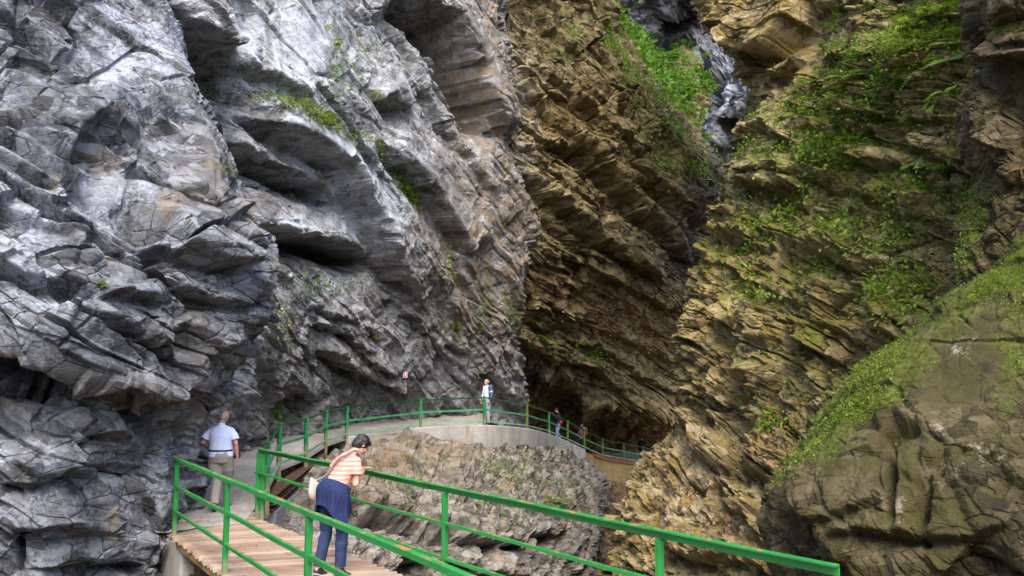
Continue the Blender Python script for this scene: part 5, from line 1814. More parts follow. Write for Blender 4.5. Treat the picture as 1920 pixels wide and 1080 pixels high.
M_PINK = stripe_mat('pink striped jersey', (0.72, 0.215, 0.17), (0.78, 0.36, 0.30), 6.0)
M_NAVY = stripe_mat('navy dotted cotton', (0.014, 0.022, 0.075), (0.06, 0.075, 0.17), 48.0, dots=True)
M_JEAN = denim_mat('dark blue denim', (0.030, 0.046, 0.105), (0.012, 0.018, 0.045))
M_BAG = simple_mat('beige bag leather', (0.50, 0.44, 0.37), 0.6, var=0.2, scale=10)
M_STRAP = simple_mat('grey strap', (0.20, 0.175, 0.17), 0.7)
wom, WJ, FR = person('person in a pink striped top and jeans bending over the green bridge railing', wo, W_F, J,
                     dict(skin=M_SKIN, hair=M_HAIRD, hair_type='short', shirt=M_PINK, trousers=M_JEAN, w=0.98, sleeve=0.66, palm_r=(0, 0, -1), palm_l=(0, 0, -1), curl_r=0.42, curl_l=0.42,
                          hem=-0.06, leg=1.02, shoe=M_SHOE, sole=True, headscale=1.02), vox=0.0075)
# cardigan tied round the waist: a skirt of cloth with a pointed right corner
X, Y, Z, hipn, shn, f0, org = FR
pel, wai = WJ['pelvis'], WJ['waist']
vs, fs = [], []
seg, nr = 56, 18
for i in range(nr):
    q = i / (nr - 1)
    for j in range(seg):
        t = 2 * math.pi * j / seg
        ct, st = math.cos(t), math.sin(t)
        # st: +1 front, -1 back ; ct: +1 right
        ta = (t + math.pi) % (2 * math.pi) - math.pi
        ln = 0.335 + 0.075 * max(0, -ct) ** 2 + 0.21 * math.exp(-((ta + 0.35) / 0.45) ** 2) + 0.012 * math.sin(t * 5)
        if st > 0.55:
            ln *= 0.75
        c = wai.lerp(pel, 0.30) - Z * (q * ln)
        flare = 0.026 + 0.045 * q + 0.016 * q * math.sin(t * 7 + 1.0) + 0.008 * q * math.sin(t * 13)
        rx, ry = 0.158 + flare, 0.128 + flare
        hipbulge = 0.030 * math.exp(-((q * ln - 0.13) / 0.10) ** 2)
        p = c + hipn * ((rx + hipbulge) * ct) + f0 * ((ry + hipbulge) * st) - Y * (0.02 * q + 0.045 * min(1.0, q * 5))
        vs.append(p - org)
for i in range(nr - 1):
    for j in range(seg):
        a, b = i * seg + j, i * seg + (j + 1) % seg
        fs.append((a, b, b + seg, a + seg))
card = mesh_obj('cardigan', np.array([list(v) for v in vs]), fs, M_NAVY, wom, True)
sol = card.modifiers.new('cloth', 'SOLIDIFY')
sol.thickness = 0.008
mb = MB()          # the tied sleeves in front
fr = wai.lerp(pel, 0.35) + f0 * 0.17 - org
_limb(mb, [fr, fr + Vector((0.03, 0.0, -0.09)), fr + Vector((0.05, 0.0, -0.24))], (0.035, 0.03, 0.026))
_limb(mb, [fr, fr + hipn * -0.05 + Z * -0.10, fr + hipn * -0.06 + Z * -0.22], (0.035, 0.03, 0.024))
mb.build('tied_sleeve', M_NAVY, card, True)

# shoulder bag: strap from the right shoulder across the back to the left hip
bagp = pel - hipn * 0.205 - f0 * 0.115 - Z * 0.02
bag = empty('shoulder_bag', bagp)
tag(bag, 'beige shoulder bag hanging on a grey strap at the left hip of the woman', 'bag')
mb = MB()
_ring_loft(mb, [(Vector((0, 0, 0.12)), f0 * 0.075, hipn * 0.018), (Vector((0, 0, 0.06)), f0 * 0.092, hipn * 0.03), (Vector((0, 0, -0.06)), f0 * 0.105, hipn * 0.042), (Vector((0, 0, -0.12)), f0 * 0.09, hipn * 0.036), (Vector((0, 0, -0.135)), f0 * 0.05, hipn * 0.016)], 24, 2.6)
mb.build('pouch', M_BAG, bag, True)
mb = MB()
wv = hipn
c_, w_, s_ = WJ['chest'], WJ['waist'], WJ['sh_r']
backn = -f0
pts = [bagp + Z * 0.11, w_ - hipn * 0.115 - f0 * 0.115, c_ - hipn * 0.01 - f0 * 0.150, c_.lerp(s_, 0.55) - f0 * 0.128 + Z * 0.03, s_.lerp(WJ['neck'], 0.42) + Z * 0.068, s_.lerp(WJ['neck'], 0.35) + f0 * 0.105 + Z * 0.0, c_ + hipn * 0.02 + f0 * 0.15, w_ - hipn * 0.16 + f0 * 0.06, bagp + Z * 0.11 + f0 * 0.04]
dens = []
for i in range(len(pts) - 1):
    p0, p3 = pts[max(i - 1, 0)], pts[min(i + 2, len(pts) - 1)]
    for j in range(5):
        q = j / 5
        dens.append(Vector([_cr(p0[c], pts[i][c], pts[i + 1][c], p3[c], q) for c in range(3)]) - bagp)
dens.append(pts[-1] - bagp)
mb.tube(dens, 0.014, 8)
mb.build('strap', M_STRAP, bag, True)

# ---- man in the light blue shirt walking away ------------------------------
mf = at(410, 950, 14.0)
J = dict(STAND)
J.update(pelvis=(0, 0.0, 0.92), head=(0.03, 0.03, 1.595), face=(0.06, 0.4, 1.52),
         el_l=(-0.30, -0.06, 1.16), wr_l=(-0.23, 0.16, 1.05), hand_l=(-0.18, 0.26, 1.06), el_r=(0.265, -0.03, 1.14), wr_r=(0.275, 0.05, 0.90), hand_r=(0.265, 0.08, 0.80),
         sh_l=(-0.19, 0, 1.385), sh_r=(0.19, 0, 1.385),
         kn_l=(-0.055, 0.04, 0.50), an_l=(-0.02, -0.20, 0.115), toe_l=(-0.03, -0.01, 0.025), kn_r=(0.10, 0.16, 0.52), an_r=(0.07, 0.30, 0.09), toe_r=(0.09, 0.49, 0.03))
M_BLUESH = simple_mat('light blue cotton shirt', (0.50, 0.58, 0.83), 0.85, var=0.10, scale=6, bump=0.2, spec=0.2)
M_GREYTR = simple_mat('grey brown trousers', (0.25, 0.235, 0.22), 0.85, var=0.2, scale=6, bump=0.2, spec=0.2)
M_BELT = simple_mat('black belt', (0.012, 0.010, 0.012), 0.4)
person('person in a light blue shirt and grey trousers walking away beneath the overhang', Vector((mf.x, mf.y, ground_z(mf.x, mf.y))), math.radians(4), J,
       dict(skin=M_SKIN2, hair=M_HAIRG, hair_type='bald', shirt=M_BLUESH, trousers=M_GREYTR, belt=M_BELT, w=1.18, belly=0.035, sleeve=0.74, shirt_g=0.02, hem=-0.09, leg=1.18, fold=0.010),
       vox=0.009, scale=0.985)

# ---- man in the open jacket on the far path ---------------------------------
M_JACK = simple_mat('slate blue jacket', (0.085, 0.095, 0.145), 0.85, var=0.3, scale=6, spec=0.2)
M_WHITE = simple_mat('white lining', (0.72, 0.74, 0.78), 0.8, var=0.08)
M_CYAN = simple_mat('pale blue shirt', (0.42, 0.62, 0.74), 0.85, var=0.1)
M_LGREY = simple_mat('light grey trousers', (0.30, 0.30, 0.36), 0.85, var=0.2)
J = dict(STAND)
J.update(face=(-0.05, 0.4, 1.62), el_l=(-0.27, -0.02, 1.14), el_r=(0.27, -0.06, 1.14), wr_l=(-0.26, 0.05, 0.92), wr_r=(0.25, 0.06, 0.91), hand_l=(-0.25, 0.09, 0.82), hand_r=(0.24, 0.10, 0.81),
         an_l=(-0.14, 0.03, 0.09), toe_l=(-0.17, 0.21, 0.025))
p = at(913, 802, 31.2)
gz = ground_z(p.x, p.y)
jm, JW, JF = person('person in an open slate jacket and pale blue shirt standing behind the path railing', Vector((p.x, p.y, gz)), math.radians(128), J,
                    dict(skin=M_SKIN2, hair=M_HAIRG, hair_type='bald', shirt=M_CYAN, trousers=M_LGREY, w=1.05, belly=0.02, sleeve=0.7, hem=0.0), vox=0.013, scale=1.03)
Xj, Yj, Zj, hj, sj, fj, oj = JF
mb = MB()
sc_ = 1.03
for sg, sd_ in ((-1, 'l'), (1, 'r')):
    a, b, c = JW['sh_' + sd_], JW['el_' + sd_], JW['wr_' + sd_]
    _limb(mb, [a, a.lerp(b, 0.5), b, b.lerp(c, 0.85)], (0.082, 0.074, 0.066, 0.056), 14)
    # front half and back half of the coat, open in the middle
    for z0 in range(6):
        q = z0 / 5
        cz = JW['sh_' + sd_].lerp(JW['hip_' + sd_] + hj * 0.05 * sg, q)
        _ball(mb, cz - fj * 0.045 + hj * 0.0 * sg, (0.07, 0.115, 0.13), (hj, fj, Zj), 14)
for z0 in range(6):
    q = z0 / 5
    _ball(mb, JW['chest'].lerp(JW['pelvis'] - Zj * 0.02, q) - fj * 0.085 + Zj * 0.06, (0.17, 0.07, 0.12), (hj, fj, Zj), 14)
fuse('jacket', mb, M_JACK, jm, oj, 0.015, 3, fold=0.012, seed=4)
for sg in (-1, 1):
    mb = MB()
    for z0 in range(8):
        q = z0 / 7
        _ball(mb, (JW['neck'] - Zj * 0.05).lerp(JW['waist'] - Zj * 0.10, q) + fj * (0.125 + 0.02 * q) + hj * sg * (0.05 + 0.07 * q), (0.028, 0.02, 0.06), (hj, fj, Zj), 10)
    fuse('lining', mb, M_WHITE, jm, oj, 0.012, 2)

# ---- walkers near the cave ----------------------------------------------------
M_BLACKJ = simple_mat('black jacket', (0.018, 0.020, 0.032), 0.8, var=0.4, spec=0.3)
M_BJEAN = denim_mat('light blue jeans', (0.24, 0.36, 0.60), (0.14, 0.22, 0.42))
M_DTROU = simple_mat('dark trousers', (0.03, 0.032, 0.05), 0.85, var=0.3)
M_MAROON = stripe_mat('maroon checked shirt', (0.16, 0.018, 0.028), (0.38, 0.26, 0.26), 4.0)
M_RED = simple_mat('red pouch', (0.45, 0.03, 0.03), 0.7)
M_CAPB = simple_mat('black cap', (0.012, 0.012, 0.014), 0.7)
J = dict(STAND)
J.update(head=(0, 0.07, 1.585), face=(0.0, 0.4, 1.50), el_r=(0.20, 0.20, 1.20), wr_r=(0.06, 0.30, 1.38), hand_r=(0.03, 0.30, 1.48), el_l=(-0.21, 0.20, 1.20), wr_l=(-0.06, 0.31, 1.38), hand_l=(-0.03, 0.30, 1.48),
         an_r=(0.12, -0.22, 0.10), toe_r=(0.14, -0.03, 0.025), kn_r=(0.105, -0.05, 0.5), an_l=(-0.11, 0.14, 0.09), toe_l=(-0.13, 0.33, 0.025), kn_l=(-0.105, 0.12, 0.49))
p = at(1046, 834, 39.6)
pb, PW, PF = person('person in a black jacket and light blue jeans lifting a camera to the face', Vector((p.x, p.y, ground_z(p.x, p.y))), math.radians(118), J,
                    dict(skin=M_SKIN, hair=M_CAPB, hair_type='cap', shirt=M_BLACKJ, trousers=M_BJEAN, w=1.08, sleeve=2, shirt_g=0.024, top_name='jacket', hem=0.06, palm_r=(-1, 0, 0), palm_l=(1, 0, 0)), vox=0.016, scale=0.98)
cam_o = empty('camera_body', PW['hand_r'].lerp(PW['hand_l'], 0.5))
cam_o.rotation_euler = (0, 0, math.radians(118))
tag(cam_o, 'small black camera held up by the walker in light blue jeans', 'camera')
mb = MB()
mb.box((0, 0, 0), (0.12, 0.05, 0.075))
mb.build('housing', M_CAPB, cam_o)
mb = MB()
mb.tube([(0, 0.025, 0), (0, 0.085, 0)], 0.03, 14)
mb.build('lens', M_CAPB, cam_o, True)
Xp, Yp, Zp, hp, sp_, fp, op = PF
rp_ = empty('belt_pouch', PW['pelvis'] + hp * -0.20 - fp * 0.06 + Zp * 0.06)
tag(rp_, 'red pouch at the hip of the walker in light blue jeans', 'pouch')
mb = MB()
_ring_loft(mb, [(Vector((0, 0, -0.10)), fp * 0.06, hp * 0.03), (Vector((0, 0, 0)), fp * 0.08, hp * 0.045), (Vector((0, 0, 0.09)), fp * 0.06, hp * 0.03)], 16, 3)
mb.build('pouch_body', M_RED, rp_, True)

J = dict(STAND)
J.update(el_r=(0.24, 0.06, 1.14), wr_r=(0.13, 0.24, 1.10), hand_r=(0.05, 0.28, 1.13), wr_l=(-0.22, 0.16, 0.93), hand_l=(-0.2, 0.22, 0.85), an_l=(-0.11, 0.1, 0.09), toe_l=(-0.13, 0.29, 0.025))
p = at(1092, 858, 43.4)
pm_, PW, PF = person('person in a maroon checked shirt carrying a backpack on the ramp towards the cave', Vector((p.x, p.y, ground_z(p.x, p.y))), math.radians(112), J,
                     dict(skin=M_SKIN, hair=M_CAPB, hair_type='cap', shirt=M_MAROON, trousers=M_DTROU, w=1.05, sleeve=2, shirt_g=0.02, hem=0.05), vox=0.016, scale=0.97)
Xp, Yp, Zp, hp, sp_, fp, op = PF
bp = empty('backpack', PW['chest'] - fp * 0.20 - Zp * 0.04)
tag(bp, 'dull pink backpack on the back of the walker in the maroon shirt', 'backpack')
mb = MB()
_ring_loft(mb, [(Vector((0, 0, -0.22)), hp * 0.12, fp * 0.06), (Vector((0, 0, -0.1)), hp * 0.15, fp * 0.10), (Vector((0, 0, 0.1)), hp * 0.14, fp * 0.085), (Vector((0, 0, 0.22)), hp * 0.09, fp * 0.05)], 18, 3)
mb.build('pack', simple_mat('dull pink pack cloth', (0.30, 0.10, 0.10), 0.8, var=0.3), bp, True)
for sg in (-1, 1):
    mb = MB()
    mb.tube([hp * 0.09 * sg + Zp * 0.17 + fp * 0.05, hp * 0.10 * sg + Zp * 0.20 + fp * 0.18, hp * 0.10 * sg + Zp * 0.10 + fp * 0.345, hp * 0.13 * sg - Zp * 0.12 + fp * 0.30], 0.018, 8)
    mb.build('shoulder_strap', M_WHITE, bp, True)

J = dict(STAND)
p = at(1204, 872, 49.6)
person('person in dark clothes in the cave shade behind the last railing post', Vector((p.x, p.y, ground_z(p.x, p.y))), math.radians(165), J,
       dict(skin=M_SKIN, hair=M_HAIRD, hair_type='short', shirt=M_BLACKJ, trousers=denim_mat('blue jeans', (0.10, 0.16, 0.30), (0.05, 0.08, 0.16)), w=1.0, sleeve=2, shirt_g=0.02, top_name='jacket', hem=0.05), vox=0.018, scale=0.97)
# ------------------------------------------------------------------ vegetation
M_LEAF = leaf_mat('fresh leaves', (0.050, 0.095, 0.010), (0.115, 0.19, 0.018), (0.24, 0.31, 0.040))
M_LEAFY = leaf_mat('yellow green leaves', (0.055, 0.095, 0.008), (0.14, 0.20, 0.015), (0.27, 0.29, 0.04))
M_LEAF2 = leaf_mat('light herb leaves', (0.06, 0.105, 0.010), (0.15, 0.25, 0.02), (0.34, 0.42, 0.06), trans=0.45)
M_BRIGHT = leaf_mat('bright butterbur leaves', (0.030, 0.075, 0.008), (0.085, 0.19, 0.014), (0.19, 0.31, 0.03), trans=0.4)
M_DRY = leaf_mat('dead leaves', (0.09, 0.040, 0.018), (0.21, 0.085, 0.042), (0.33, 0.20, 0.14), trans=0.1)
M_GRASSB = leaf_mat('pale grass blades', (0.10, 0.14, 0.02), (0.22, 0.25, 0.05), (0.36, 0.33, 0.12))
M_STEM = simple_mat('green stem', (0.10, 0.14, 0.035), 0.6, var=0.3)
M_TWIG = simple_mat('dry twig', (0.14, 0.10, 0.06), 0.8, var=0.3)


def _norm(a):
    return a / (np.linalg.norm(a, axis=-1, keepdims=True) + 1e-9)


def leaf_batch(pos, dirv, up, ln, wd, droop=0.25, fold=0.18, tint=None):
    """n pointed oval leaves -> verts, quads, tint"""
    n = len(pos)
    dirv = _norm(dirv)
    side = _norm(np.cross(dirv, up))
    nrm = np.cross(side, dirv)
    prof = [(0.0, 0.0), (0.30, 0.46), (0.62, 0.40), (1.0, 0.0)]
    V = []
    ln, wd = np.asarray(ln)[:, None], np.asarray(wd)[:, None]
    for t, w in prof:
        c = pos + dirv * ln * t - nrm * ln * droop * t * t
        if w == 0:
            V.append(c)
        else:
            V += [c - side * wd * w + nrm * wd * fold * w, c, c + side * wd * w + nrm * wd * fold * w]
    V = np.stack(V, 1)            # n,8,3 : 0 base | 1 l 2 c 3 r | 4 l 5 c 6 r | 7 tip
    q = np.array([[0, 2, 1, 1], [1, 2, 5, 4], [4, 5, 7, 7], [0, 3, 2, 2], [2, 3, 6, 5], [5, 6, 7, 7]])
    tri = []
    for a, b, c, d in q:
        tri.append((a, b, c))
        if c != d:
            tri.append((a, c, d))
    tri = np.array(tri)
    Fc = (np.arange(n)[:, None, None] * 8 + tri[None]).reshape(-1, 3)
    if tint is None:
        tint = RNG.random(n)
    return V.reshape(-1, 3), Fc, np.repeat(tint, 8)


def scatter(name, n, weight_fn, up_bias=0.3, seed=0):
    D = PATCH[name]
    w = weight_fn(D['px'], D['py']) * np.clip(D['N'][:, 2] + up_bias, 0.02, 1) ** 1.3
    nz = fbm(D['base'] * 1.1, 70 + seed, 3)
    w = w * np.clip(nz * 3 + 0.55, 0, 1)
    # area weighting: the meshes are denser where they are nearer
    w = w / w.sum()
    idx = np.random.default_rng(seed).choice(len(w), size=n, p=w)
    return D['P'][idx].astype(float), D['N'][idx].astype(float), D['px'][idx], D['py'][idx]


def undergrowth(name, label, src, n, weight_fn, size, mat, per=5, up_bias=0.3, seed=1, cat='undergrowth', spread=0.12, lift=0.10, wr=0.55):
    r = np.random.default_rng(seed)
    P, Nn, px, py = scatter(src, n, weight_fn, up_bias, seed)
    sc = r.uniform(0.6, 1.5, n)
    clump_t = r.random(n)
    PP = np.repeat(P, per, 0)
    NN = np.repeat(Nn, per, 0)
    S = np.repeat(sc, per)
    m = len(PP)
    off = r.normal(0, 1, (m, 3)) * spread * S[:, None]
    out = _norm(NN * 0.8 + np.array([0, -0.15, 0.75]))
    h = r.uniform(0.1, 1.0, m)[:, None] * lift * S[:, None]
    pos = PP + off * 0.7 + out * (h + 0.02)
    dirv = _norm(off * 2.2 / spread * 0.5 + out * 0.5 + r.normal(0, 0.45, (m, 3)))
    up = _norm(out + r.normal(0, 0.3, (m, 3)))
    ln = size * S * r.uniform(0.6, 1.3, m)
    t = np.clip(np.repeat(clump_t, per) * 0.7 + r.random(m) * 0.35 - 0.02, 0, 1)
    V, Fc, T = leaf_batch(pos, dirv, up, ln, ln * wr, tint=t)
    o = mesh_obj(name, V, Fc, mat, attrs={'tint': T})
    tag(o, label, cat, None, 'stuff')
    return o


def fronds(name, label, src, n, weight_fn, length, mat, k=10, seed=1, droop=0.6, wr=0.34, width=0.24, up_bias=0.4, cat='undergrowth'):
    """many arching fern fronds, each with paired leaflets on a stalk"""
    r = np.random.default_rng(seed)
    P, Nn, px, py = scatter(src, n, weight_fn, up_bias, seed)
    Z = np.array([0, 0, 1.0])
    d = _norm(Nn * 0.8 + Z * 0.55 + r.normal(0, 0.45, (n, 3)))
    side = _norm(np.cross(d, Z))
    L = length * r.uniform(0.5, 1.35, n)
    t0 = r.random(n) * 0.6
    pos, dv, up, ln, tn = [], [], [], [], []
    for j in range(1, k + 1):
        q = j / k
        c = P + d * (L * q)[:, None] - Z * (L * droop * q * q)[:, None]
        t = _norm(d - Z * 2 * droop * q)
        u = _norm(np.cross(side, t))
        for sg in (-1, 1):
            pos.append(c)
            dv.append(side * sg * 0.9 + t * 0.45 + r.normal(0, 0.08, (n, 3)))
            up.append(u + r.normal(0, 0.12, (n, 3)))
            ln.append(L * width * math.sin(math.pi * (0.13 + 0.84 * q)))
            tn.append(np.clip(t0 + r.random(n) * 0.4, 0, 1))
    pos, dv, up, ln, tn = np.concatenate(pos), np.concatenate(dv), _norm(np.concatenate(up)), np.concatenate(ln), np.concatenate(tn)
    V, Fc, T = leaf_batch(pos, dv, up, ln, ln * wr, tint=tn)
    # stalks
    V2, F2, T2 = leaf_batch(P, d - Z * droop * 0.5, _norm(Nn + Z), L * 0.85, L * 0.018 + 0.003, droop=0.25, tint=t0)
    V = np.concatenate([V, V2])
    Fc = np.concatenate([Fc, F2 + len(V) - len(V2)])
    o = mesh_obj(name, V, Fc, mat, attrs={'tint': np.concatenate([T, T2])})
    tag(o, label, cat, None, 'stuff')
    return o


# ---- one plant of each kind -------------------------------------------------
def make_herb(seed, stems=9, h=0.35, leaf=0.07, mat=None, pairs=5, lean=0.55):
    r = random.Random(seed)
    root = empty('herb_plant')
    mb = MB()
    P, Dv, U, L, T = [], [], [], [], []
    for i in range(stems):
        a = r.uniform(0, 2 * math.pi)
        hh = h * r.uniform(0.55, 1.15)
        le = lean * r.uniform(0.3, 1.3)
        pts = [Vector((0, 0, -0.04))]
        for k in range(1, 6):
            q = k / 5
            pts.append(Vector((math.cos(a) * le * hh * q ** 1.5, math.sin(a) * le * hh * q ** 1.5, hh * (q - 0.28 * le * q * q))))
        mb.tube(pts, [0.0045 * h / 0.35, 0.004 * h / 0.35, 0.0035 * h / 0.35, 0.003 * h / 0.35, 0.002 * h / 0.35, 0.001], 5)
        tt = r.random() * 0.6
        for k in range(1, pairs + 1):
            q = 0.22 + 0.78 * k / pairs
            j = min(4, int(q * 5 - 1e-6))
            p = pts[j].lerp(pts[j + 1], q * 5 - j)
            d = (pts[j + 1] - pts[j]).normalized()
            sd_ = d.cross(Vector((0, 0, 1)))
            sd_ = sd_.normalized() if sd_.length > 0.05 else Vector((1, 0, 0))
            if k % 2:
                sd_ = (sd_ + d.cross(sd_) * 0.6).normalized()
            for sg in (-1, 1):
                v = (sd_ * sg + d * 0.35 + Vector((0, 0, r.uniform(-0.1, 0.35)))).normalized()
                P.append(p)
                Dv.append(v)
                U.append(Vector((r.uniform(-.3, .3), r.uniform(-.3, .3), 1)))
                L.append(leaf * r.uniform(0.7, 1.2) * (1.15 - 0.4 * q))
                T.append(min(1, tt + r.random() * 0.4))
    V, Fc, T = leaf_batch(np.array(P), np.array(Dv), _norm(np.array(U)), np.array(L), np.array(L) * 0.58, tint=np.array(T))
    mb.build('stem', M_STEM, root)
    mesh_obj('foliage', V, Fc, mat or M_LEAF, root, attrs={'tint': T})
    return root


def make_fern(seed, fronds=8, ln=0.45, mat=None):
    r = random.Random(seed)
    root = empty('fern')
    mb = MB()
    P, Dv, U, L, T = [], [], [], [], []
    for i in range(fronds):
        a = 2 * math.pi * i / fronds + r.uniform(-0.4, 0.4)
        l = ln * r.uniform(0.65, 1.1)
        el = r.uniform(0.5, 1.1)
        o = Vector((math.cos(a), math.sin(a), 0))
        pts = [Vector((0, 0, -0.03))]
        for k in range(1, 8):
            q = k / 7
            pts.append(o * (l * q * math.cos(el * (1 - q * 0.6))) + Vector((0, 0, l * (math.sin(el) * q - 0.55 * q * q))))
        mb.tube(pts, [0.004 * ln / 0.45] * 7 + [0.001], 5)
        tt = r.random() * 0.5
        for k in range(1, 15):
            q = k / 15
            j = min(6, int(q * 7))
            p = pts[j].lerp(pts[j + 1], q * 7 - j)
            d = (pts[j + 1] - pts[j]).normalized()
            sd_ = d.cross(Vector((0, 0, 1))).normalized()
            wd = math.sin(math.pi * (0.12 + 0.86 * q)) * l * 0.24
            for sg in (-1, 1):
                P.append(p)
                Dv.append((sd_ * sg + d * 0.45).normalized())
                U.append(sd_.cross(d).normalized() + Vector((0, 0, 0.4)))
                L.append(max(0.01, wd))
                T.append(min(1, tt + r.random() * 0.4))
    V, Fc, T = leaf_batch(np.array(P), np.array(Dv), _norm(np.array(U)), np.array(L), np.array(L) * 0.34, tint=np.array(T))
    mb.build('stem', M_STEM, root)
    mesh_obj('foliage', V, Fc, mat or M_LEAF, root, attrs={'tint': T})
    return root


def make_grass(seed, blades=90, ln=0.42):
    r = random.Random(seed)
    root = empty('grass_tuft')
    vs, fs, T = [], [], []
    for i in range(blades):
        a = r.uniform(0, 2 * math.pi)
        l = ln * r.uniform(0.5, 1.15)
        sp = r.uniform(0.25, 1.0)
        o = Vector((math.cos(a), math.sin(a), 0))
        s = Vector((-o.y, o.x, 0)) * 0.0042 * r.uniform(0.7, 1.3)
        b = Vector((r.uniform(-0.03, 0.03), r.uniform(-0.03, 0.03), -0.03))
        k0 = len(vs)
        t = r.random()
        for k in range(6):
            q = k / 5
            p = b + o * (l * sp * q * (0.5 + 0.5 * q)) + Vector((0, 0, l * (0.75 * q - (0.55 + 0.75 * sp) * q * q)))
            w = 1 - q * 0.92
            vs += [p - s * w, p + s * w]
            T += [t, t]
        for k in range(5):
            fs.append((k0 + 2 * k, k0 + 2 * k + 1, k0 + 2 * k + 3, k0 + 2 * k + 2))
    mesh_obj('blades', vs, fs, M_GRASSB, root, attrs={'tint': T})
    return root


LOBED = [(0, 0), (0.16, 0.10), (0.42, 0.02), (0.36, 0.22), (0.58, 0.40), (0.40, 0.46), (0.44, 0.70), (0.20, 0.66), (0.0, 1.0)]


def make_broad(seed, stems=3, h=0.45, leaf=0.14, n=7, mat=None, side=(0, -0.4, 0)):
    """sprig with big lobed leaves"""
    r = random.Random(seed)
    root = empty('broadleaf_sprig')
    mb = MB()
    vs, fs, T = [], [], []
    for i in range(stems):
        a = r.uniform(0, 6.28)
        pts = [Vector((0, 0, 0))]
        for k in range(1, 6):
            q = k / 5
            pts.append(Vector((math.cos(a) * 0.35 * h * q + side[0] * h * q, math.sin(a) * 0.35 * h * q + side[1] * h * q, h * (q - 0.25 * q * q) + side[2] * h * q * q)))
        mb.tube(pts, [0.007, 0.006, 0.005, 0.004, 0.003, 0.002], 6)
        for k in range(n):
            q = 0.25 + 0.75 * (k + 0.5) / n
            j = min(4, int(q * 5))
            p = pts[j].lerp(pts[j + 1], q * 5 - j)
            b = k * 2.4 + r.uniform(-0.4, 0.4)
            d = Vector((math.cos(b), math.sin(b), r.uniform(-0.25, 0.25))).normalized()
            pe = p + d * leaf * 0.55
            mb.tube([p, pe], [0.002, 0.0015], 4)
            u = Vector((r.uniform(-0.5, 0.5), r.uniform(-0.9, 0.1), 1)).normalized()
            s = d.cross(u).normalized()
            u = s.cross(d)
            L = leaf * r.uniform(0.75, 1.2)
            k0 = len(vs)
            t = r.random()
            outl = [(x, y) for x, y in LOBED] + [(-x, y) for x, y in LOBED[-2:0:-1]]
            vs.append(pe + d * L * 0.4 - u * L * 0.05)
            for x, y in outl:
                vs.append(pe + s * x * L + d * y * L + u * (abs(x) * 0.22 - 0.25 * y * y) * L)
            m = len(outl)
            for q2 in range(m):
                fs.append((k0, k0 + 1 + q2, k0 + 1 + (q2 + 1) % m))
            T += [t] * (m + 1)
    mb.build('stem', M_STEM, root)
    mesh_obj('foliage', vs, fs, mat or M_LEAF, root, attrs={'tint': T})
    return root


def seat(root, src, px, py, rz=0.0, sc=1.0, tilt=0.5, lift=0.0):
    p, n = on_patch(src, px, py)
    q = (n * tilt + Vector((0, 0, 1))).normalized()
    root.rotation_mode = 'XYZ'
    root.rotation_euler = (q.to_track_quat('Z', 'Y').to_matrix() @ Matrix.Rotation(rz, 3, 'Z')).to_euler()
    root.location = p + n * lift - Vector((0, 0, 0.0))
    root.scale = (sc, sc, sc)
    return root


# ---- mass vegetation ----------------------------------------------------------
g_ = lambda *b: (lambda px, py: gauss(px, py, b))
undergrowth('undergrowth', 'low green herbs and moss leaves growing all over the upper right cliff', 'cliff_right', 2300,
            g_((1700, 120, 150, 95, 1.0), (1580, 270, 90, 70, 0.8), (1680, 380, 140, 100, 0.22), (1500, 440, 90, 70, 0.25), (1730, 590, 60, 40, 0.4), (1420, 540, 50, 30, 0.25), (1440, 780, 30, 30, 0.25), (1560, 300, 100, 100, 0.4)),
            0.075, M_LEAF2, 6, 0.35, 5, spread=0.11, lift=0.13)
undergrowth('moss', 'tiny yellow green moss tufts on the ledges of the right cliff', 'cliff_right', 3500,
            g_((1680, 250, 190, 220, 0.9), (1480, 450, 110, 100, 0.6), (1720, 600, 110, 80, 0.9), (1500, 720, 160, 90, 0.35), (1340, 480, 50, 70, 0.3), (1440, 60, 90, 40, 0.1)),
            0.028, M_LEAFY, 7, 0.05, 6, spread=0.05, lift=0.03, wr=0.7)
undergrowth('moss', 'bright moss cushion along the sloping back edge of the big boulder', 'mossy_boulder', 6000,
            g_((1620, 742, 220, 22, 1.0, -41), (1850, 520, 120, 30, 0.8, -40), (1900, 560, 50, 120, 0.25), (1700, 740, 60, 40, 0.25), (1480, 880, 30, 40, 0.5)),
            0.016, M_LEAFY, 7, 0.6, 7, spread=0.025, lift=0.018, wr=0.7)
undergrowth('moss', 'mossy mat on the shelf of the rock column at the right edge', 'cliff_edge', 2200, g_((1890, 46, 60, 16, 1.0), (1815, 430, 14, 110, 0.5), (1850, 250, 14, 100, 0.25)),
            0.018, M_LEAFY, 7, 0.5, 8, spread=0.03, lift=0.02, wr=0.7)
undergrowth('undergrowth', 'bright green large leaves covering the soil slope at the far end of the gorge', 'soil_slope', 1200,
            g_((1180, 60, 60, 50, 1.0), (1250, 130, 70, 45, 1.2), (1300, 150, 30, 40, 0.7), (1260, 190, 50, 40, 0.6), (1220, 220, 40, 40, 0.4), (1140, 40, 40, 60, 0.6)),
            0.24, M_BRIGHT, 5, 0.5, 9, spread=0.42, lift=0.45, wr=0.8)
undergrowth('moss', 'green grass and moss fringe hanging over the crest of the brown wall', 'cliff_back', 3200,
            g_((1150, 70, 18, 70, 0.9, -20), (1190, 160, 50, 20, 1.0, 50), (1240, 215, 40, 20, 0.8, 45), (1310, 315, 40, 16, 1.0, 35), (1060, 70, 20, 60, 0.25, -20), (1250, 300, 60, 40, 0.25), (1110, 660, 24, 12, 0.8)),
            0.13, M_LEAF, 5, 0.4, 10, spread=0.18, lift=0.10, wr=0.35)
